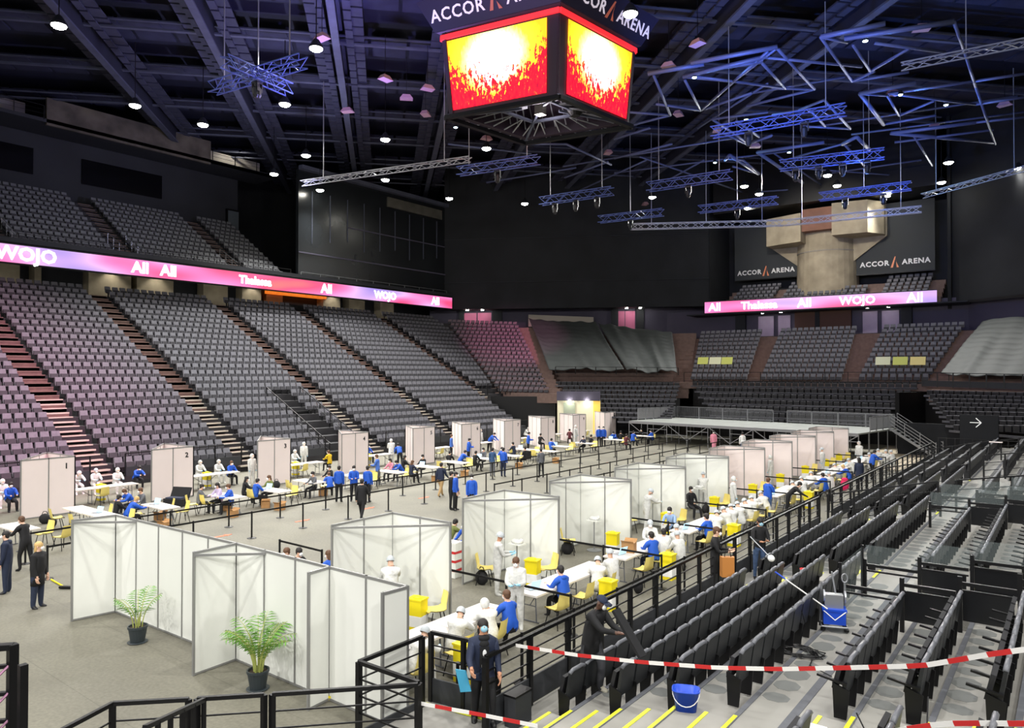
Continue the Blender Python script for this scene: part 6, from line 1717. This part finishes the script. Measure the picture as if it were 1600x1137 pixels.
# distant landings and rails at the end of the right stand
for k, (y, lab) in enumerate(((29.2, 'black cross railing at the first far landing of right stand'), (38.8, 'black cross railing at the second far landing of right stand'), (48.5, 'black cross railing at the third far landing of right stand'))):
    fence('cross_railing', lab, 'railing', [(-7.4, y, .5), (-3.8, y, 1.3)], .5, 1.1, rails=(1, .7, .4, .15), step=.9, post=.07, rail=.05, thin=.03)
    fence('cross_railing', lab.replace('cross', 'upper cross'), 'railing', [(-3.3, y + .3, 1.35), (-.9, y + .3, 1.75)], 1.35, 1.1, rails=(1, .7, .4, .15), step=.8, post=.07, rail=.05, thin=.03)
fence('end_railing', 'black railing closing the far end of the right stand', 'railing', [(-7.4, 57), (-2, 57)], .5, 1.3, rails=(1, .6), step=.5, post=.06, rail=.05)
for k, (x0_, y_, z_) in enumerate(((-5.8, 59, 0), (-3.6, 60, 0))):
    t = thing('pale_stairs', f'pale edged stairs beyond the right stand, {["left", "right"][k]} flight', 'stairs', (x0_, y_, z_))
    for i in range(5): MB().bb(0, 1.8, i * .3, i * .3 + .3, i * .25, i * .25 + .06).build('step', M_tread, t)

# ================================================================== LOOSE THINGS IN THE FOREGROUND
def bucket(name, label, cat, loc, m, w_=.16, h=.28, rz=.4):
    t = thing(name, label, cat, loc, rz)
    mb = MB(); n = 20; prof = [(.78, 0), (1.0, 1), (1.08, 1.0), (1.08, .95), (.95, .96), (.74, .05), (.0, .05)]
    def sq(a): c, s_ = cos(a), sin(a); k = (abs(c) ** 4 + abs(s_) ** 4) ** -.25; return c * k, s_ * k
    vs = []
    for r, z in prof:
        for j in range(n):
            c, s_ = sq(2 * pi * j / n); vs.append((r * w_ * c * 1.1, r * w_ * s_ * .85, z * h))
    fs = [(i * n + j, i * n + (j + 1) % n, (i + 1) * n + (j + 1) % n, (i + 1) * n + j) for i in range(len(prof) - 1) for j in range(n)] + [tuple(range(n))[::-1]]
    mb.add(vs, fs); mb.build('tub', m, t, True)
    MB().tube([(w_ * 1.15 * cos(a * pi / 10), -w_ * 1.0 * sin(a * pi / 10) - .01, h * .93 - .17 * sin(a * pi / 10)) for a in range(11)], .007, 5).build('wire_handle', M_tapw, t)
    return t
p = onz(1072, 1108, 1.23)
bucket('blue_bucket', 'blue plastic bucket with white handle on the tread', 'bucket', (p.x, p.y, 1.23), M_blue, .17, .30)
p = onz(1222, 896, 1.2); bucket('red_bucket', 'small red bucket standing behind seats of second section', 'bucket', (-5.4, 19.25, .96), M_red, .13, .26)
# mop trolley
p = onz(1303, 984, 1.35); t = thing('mop_trolley', 'mop trolley with blue bucket and grey wringer', 'trolley', (p.x, p.y, 1.35), R_(20))
for sx in (-1, 1):
    for sy in (-1, 1):
        MB().lathe([(.02, -.02), (.045, -.02), (.045, .02), (.02, .02)], n=10).build('wheel', M_black, t, loc=(sx * .2, sy * .13, .05))
mb = MB().tube([(-.22, -.14, .1), (.22, -.14, .1), (.22, .14, .1), (-.22, .14, .1), (-.22, -.14, .1)], .018, 6)
for sx in (-1, 1): mb.tube([(sx * .22, .14, .1), (sx * .21, .14, .5), (sx * .20, .1, .85)], .02, 6)
mb.build('frame', M_grey, t)
MB().slab([(-.19, -.14), (.19, -.14), (.19, .12), (-.19, .12)], .14, .40).bb(-.21, .21, -.16, .14, .38, .42).build('blue_tub', M_blue, t)
MB().bb(-.16, .16, -.06, .12, .42, .66).build('wringer', M_grey, t)
for sx in (-1, 1): MB().lathe([(.03, 0), (.11, 0), (.11, .03), (.03, .03)], n=14).build('wringer_side', M_truss, t, loc=(sx * .18, .03, .62)).rotation_euler = (0, pi / 2, 0)
MB().tube([(.05, .08, .6), (-.02, .12, 1.05)], .016, 6).tube([(.2 + .05 * cos(a * pi / 6), .1, .95 + .08 * sin(a * pi / 6)) for a in range(13)], .012, 5).build('push_handle', M_truss, t)
MB().tube([(-.2, -.15, .40), (.0, -.19, .24), (.2, -.15, .40)], .010, 6).build('wire_handle', M_tapw, t)
a = ond(1211, 893, 13.9); b_ = ond(1293, 951, 13.6); t = thing('mop', 'long mop leaning across seats into the trolley', 'mop', b_)
MB().tube([(0, 0, 0), (a - b_) * .82], .013, 6).build('handle', M_tapw, t); MB().tube([(a - b_) * .8, (a - b_)], .017, 6).build('blue_grip', M_blue, t)
# cable coil
p = onz(1245, 1020, 1.35); rnd = random.Random(4); pts = []
for i in range(150):
    a_ = i * .42; r = .16 + .12 * rnd.random() + .05 * sin(i * .13)
    pts.append((r * cos(a_) * 1.5, r * sin(a_) * .9 + .03 * sin(i * .07), .014 + .03 * rnd.random()))
o = MB().tube(pts, .009, 4).tube([pts[-1], (-.05, .35, .02), (-.02, .55, .35), (-.12, .62, .62)], .009, 4).tube([pts[0], (.35, -.5, .02), (.75, -.75, .02)], .009, 4).build('cable_coil', M_black, None, loc=(p.x, p.y, 1.36)); tag(o, 'tangled black cable coil on the walkway floor', 'cable')
o = MB().tube([(-2.3, 10.4, 1.7), (-2.15, 10.2, 1.58), (-1.95, 10.0, 1.56), (-1.75, 9.9, 1.66)], .01, 5).build('loose_cable', M_black); tag(o, 'thin black cable sagging between two seat rows', 'cable')
o = MB().tube([(-1.45, 10.2, 2.2), (-1.42, 9.9, 1.95), (-1.38, 9.6, 1.75), (-1.3, 9.45, 1.74)], .01, 5).build('loose_cable', M_black); tag(o, 'thin black cable hanging down behind sixth row seat', 'cable')
# red and white tape
def tape(label, pts, w_=.055):
    P = [ond(*p) for p in pts]; L = [0]
    for a, b_ in zip(P[:-1], P[1:]): L.append(L[-1] + (b_ - a).length)
    n = int(L[-1] / .24); mb = MB()
    def at(s):
        for i in range(len(P) - 1):
            if s <= L[i + 1] + 1e-6: return P[i].lerp(P[i + 1], (s - L[i]) / (L[i + 1] - L[i]))
        return P[-1]
    for k in range(n):
        a, b_ = at(L[-1] * k / n), at(L[-1] * (k + 1) / n); mb.bar(a, b_, .004, w_, k % 2)
    o = mb.build('barrier_tape', [M_tapw, M_tapr]); return tag(o, label, 'tape')
tape('red and white tape strung from front railing across the seats', [(806, 1008, 12.3), (900, 1023, 11.6), (1000, 1034, 11.0), (1120, 1043, 10.3), (1220, 1045, 9.9), (1320, 1043, 9.25), (1440, 1040, 8.5), (1500, 1030, 8.2), (1545, 1022, 7.9), (1620, 1012, 7.6)])
tape('red and white tape low at the bottom left landing', [(654, 1098, 10.75), (700, 1107, 10.6), (740, 1114, 10.5), (790, 1124, 10.3), (840, 1134, 10.1)])
tape('red and white tape along the bottom right edge', [(1380, 1145, 8.1), (1440, 1134, 8.0), (1500, 1129, 7.7), (1560, 1130, 7.5), (1620, 1130, 7.3)])
o = MB().bar(onz(665, 1098, .425), onz(770, 1127, .425), .05, .012).build('yellow_floor_edge', M_yedge); tag(o, 'yellow edge strip on the landing floor', 'floor strip')

# people of the foreground
C('man in puffy navy coat and blue mask climbing the landing steps', 'climb', (755, 978), CAMF(757) + 10, M_navyj, z0=.41, bot=M_blk, mask='b', skin=M_skin2, hair=M_hairb, hairk='long_hair', build='coat', fingers=True, coat=(M_navyj, .74))
pm = [o for o in bpy.data.objects if o.get('label', '').startswith('man in puffy')][0]
MB().ell((0, .13, 1.33), (.10, .07, .09), 10, 6).ell((0, .10, 1.42), (.11, .09, .06), 10, 5).build('scarf', M_blk, pm, True)
MB().bb(-.075, .075, .165, .195, .98, 1.30).build('shirt_front', M_blk, pm)
MB().ell((0, .193, 1.20), (.035, .012, .06), 10, 6).ell((.0, .193, 1.08), (.025, .012, .05), 8, 5).bb(-.05, .05, .19, .205, .98, 1.02).build('shirt_print', M_txt, pm)
p = ond(722, 1062, 11.9); o = MB().thick([(-.14, 0, .14), (.06, .02, .16), (.15, .05, -.16), (-.03, .0, -.20)], .015).build('blue_folder', mat('turquoise_folder', S(70, 160, 196), .4), None, loc=p); tag(o, 'turquoise folder held by the man in puffy navy coat', 'folder')
C('man in black cap and dark clothes stepping down among the seats', 'push', (940, 941), -92, M_blk, z0=.68, bot=M_dgrey, skin=M_skin3, hairk='cap', hair=M_navyj, shoe=M_shoe, build='coat', fingers=True, coat=(M_blk, .70))
a = ond(962, 952, 11.7); b_ = ond(1004, 1026, 11.3); o = MB().bar(a, b_, .16, .05).build('flat_black_case', M_blk); tag(o, 'long flat black case carried by the man in cap', 'case')
C('man in black sweater standing at the railing with tan bag', 'hold', (1121, 830), -75, M_blk, z0=.41, skin=M_skin1, hair=M_hairn, fingers=True)
p = ond(1137, 882, 18.7); t = thing('tan_bag', 'tan leather shopping bag held by the man in black sweater', 'bag', (p.x, p.y, p.z - .3), .6)
MB().slab([(-.15, -.08), (.15, -.08), (.18, .08), (-.18, .08)], 0, .5).build('body', M_brownb, t); MB().tube([(-.08, 0, .5), (-.05, 0, .66), (.05, 0, .66), (.08, 0, .5)], .012, 5).build('handle', M_black, t)
C('man in black t-shirt and faded jeans holding a stick', 'hold', (1188, 815), CAMF(1188) + 20, M_blk, z0=.41, bot=M_jean, skin=M_skin2, mask='b', hair=M_hairb, fingers=True)
a = ond(1172, 838, 19.7); b_ = ond(1205, 872, 19.5); t = thing('cleaning_stick', 'thin stick with pale cloth held by man in t-shirt', 'stick', a)
MB().tube([(0, 0, 0), b_ - a], .014, 6).build('handle', M_truss, t); MB().ell(b_ - a, (.1, .08, .09), 8, 5).build('cloth', M_paper, t, True)
# small things by the far end of the stand
o = MB().bb(-.3, .3, -.2, .2, 0, .03).build('pale_notice_board', M_whitew, None, loc=tuple(ond(1556, 691, 40))); tag(o, 'pale rectangular board on the far right railing', 'board')
for k, (px, py) in enumerate(((1321, 770), (1328, 690))): pass
o = thing('magenta_jacket', 'magenta jacket hung on a chair at seventh long table', 'jacket', tuple(onz(1320, 765, .45)))
MB().ell((0, 0, .25), (.2, .12, .32), 10, 6).build('cloth', M_hot, o, True); MB().ell((0, 0, .5), (.16, .1, .1), 8, 5).build('collar', M_hot, o, True)
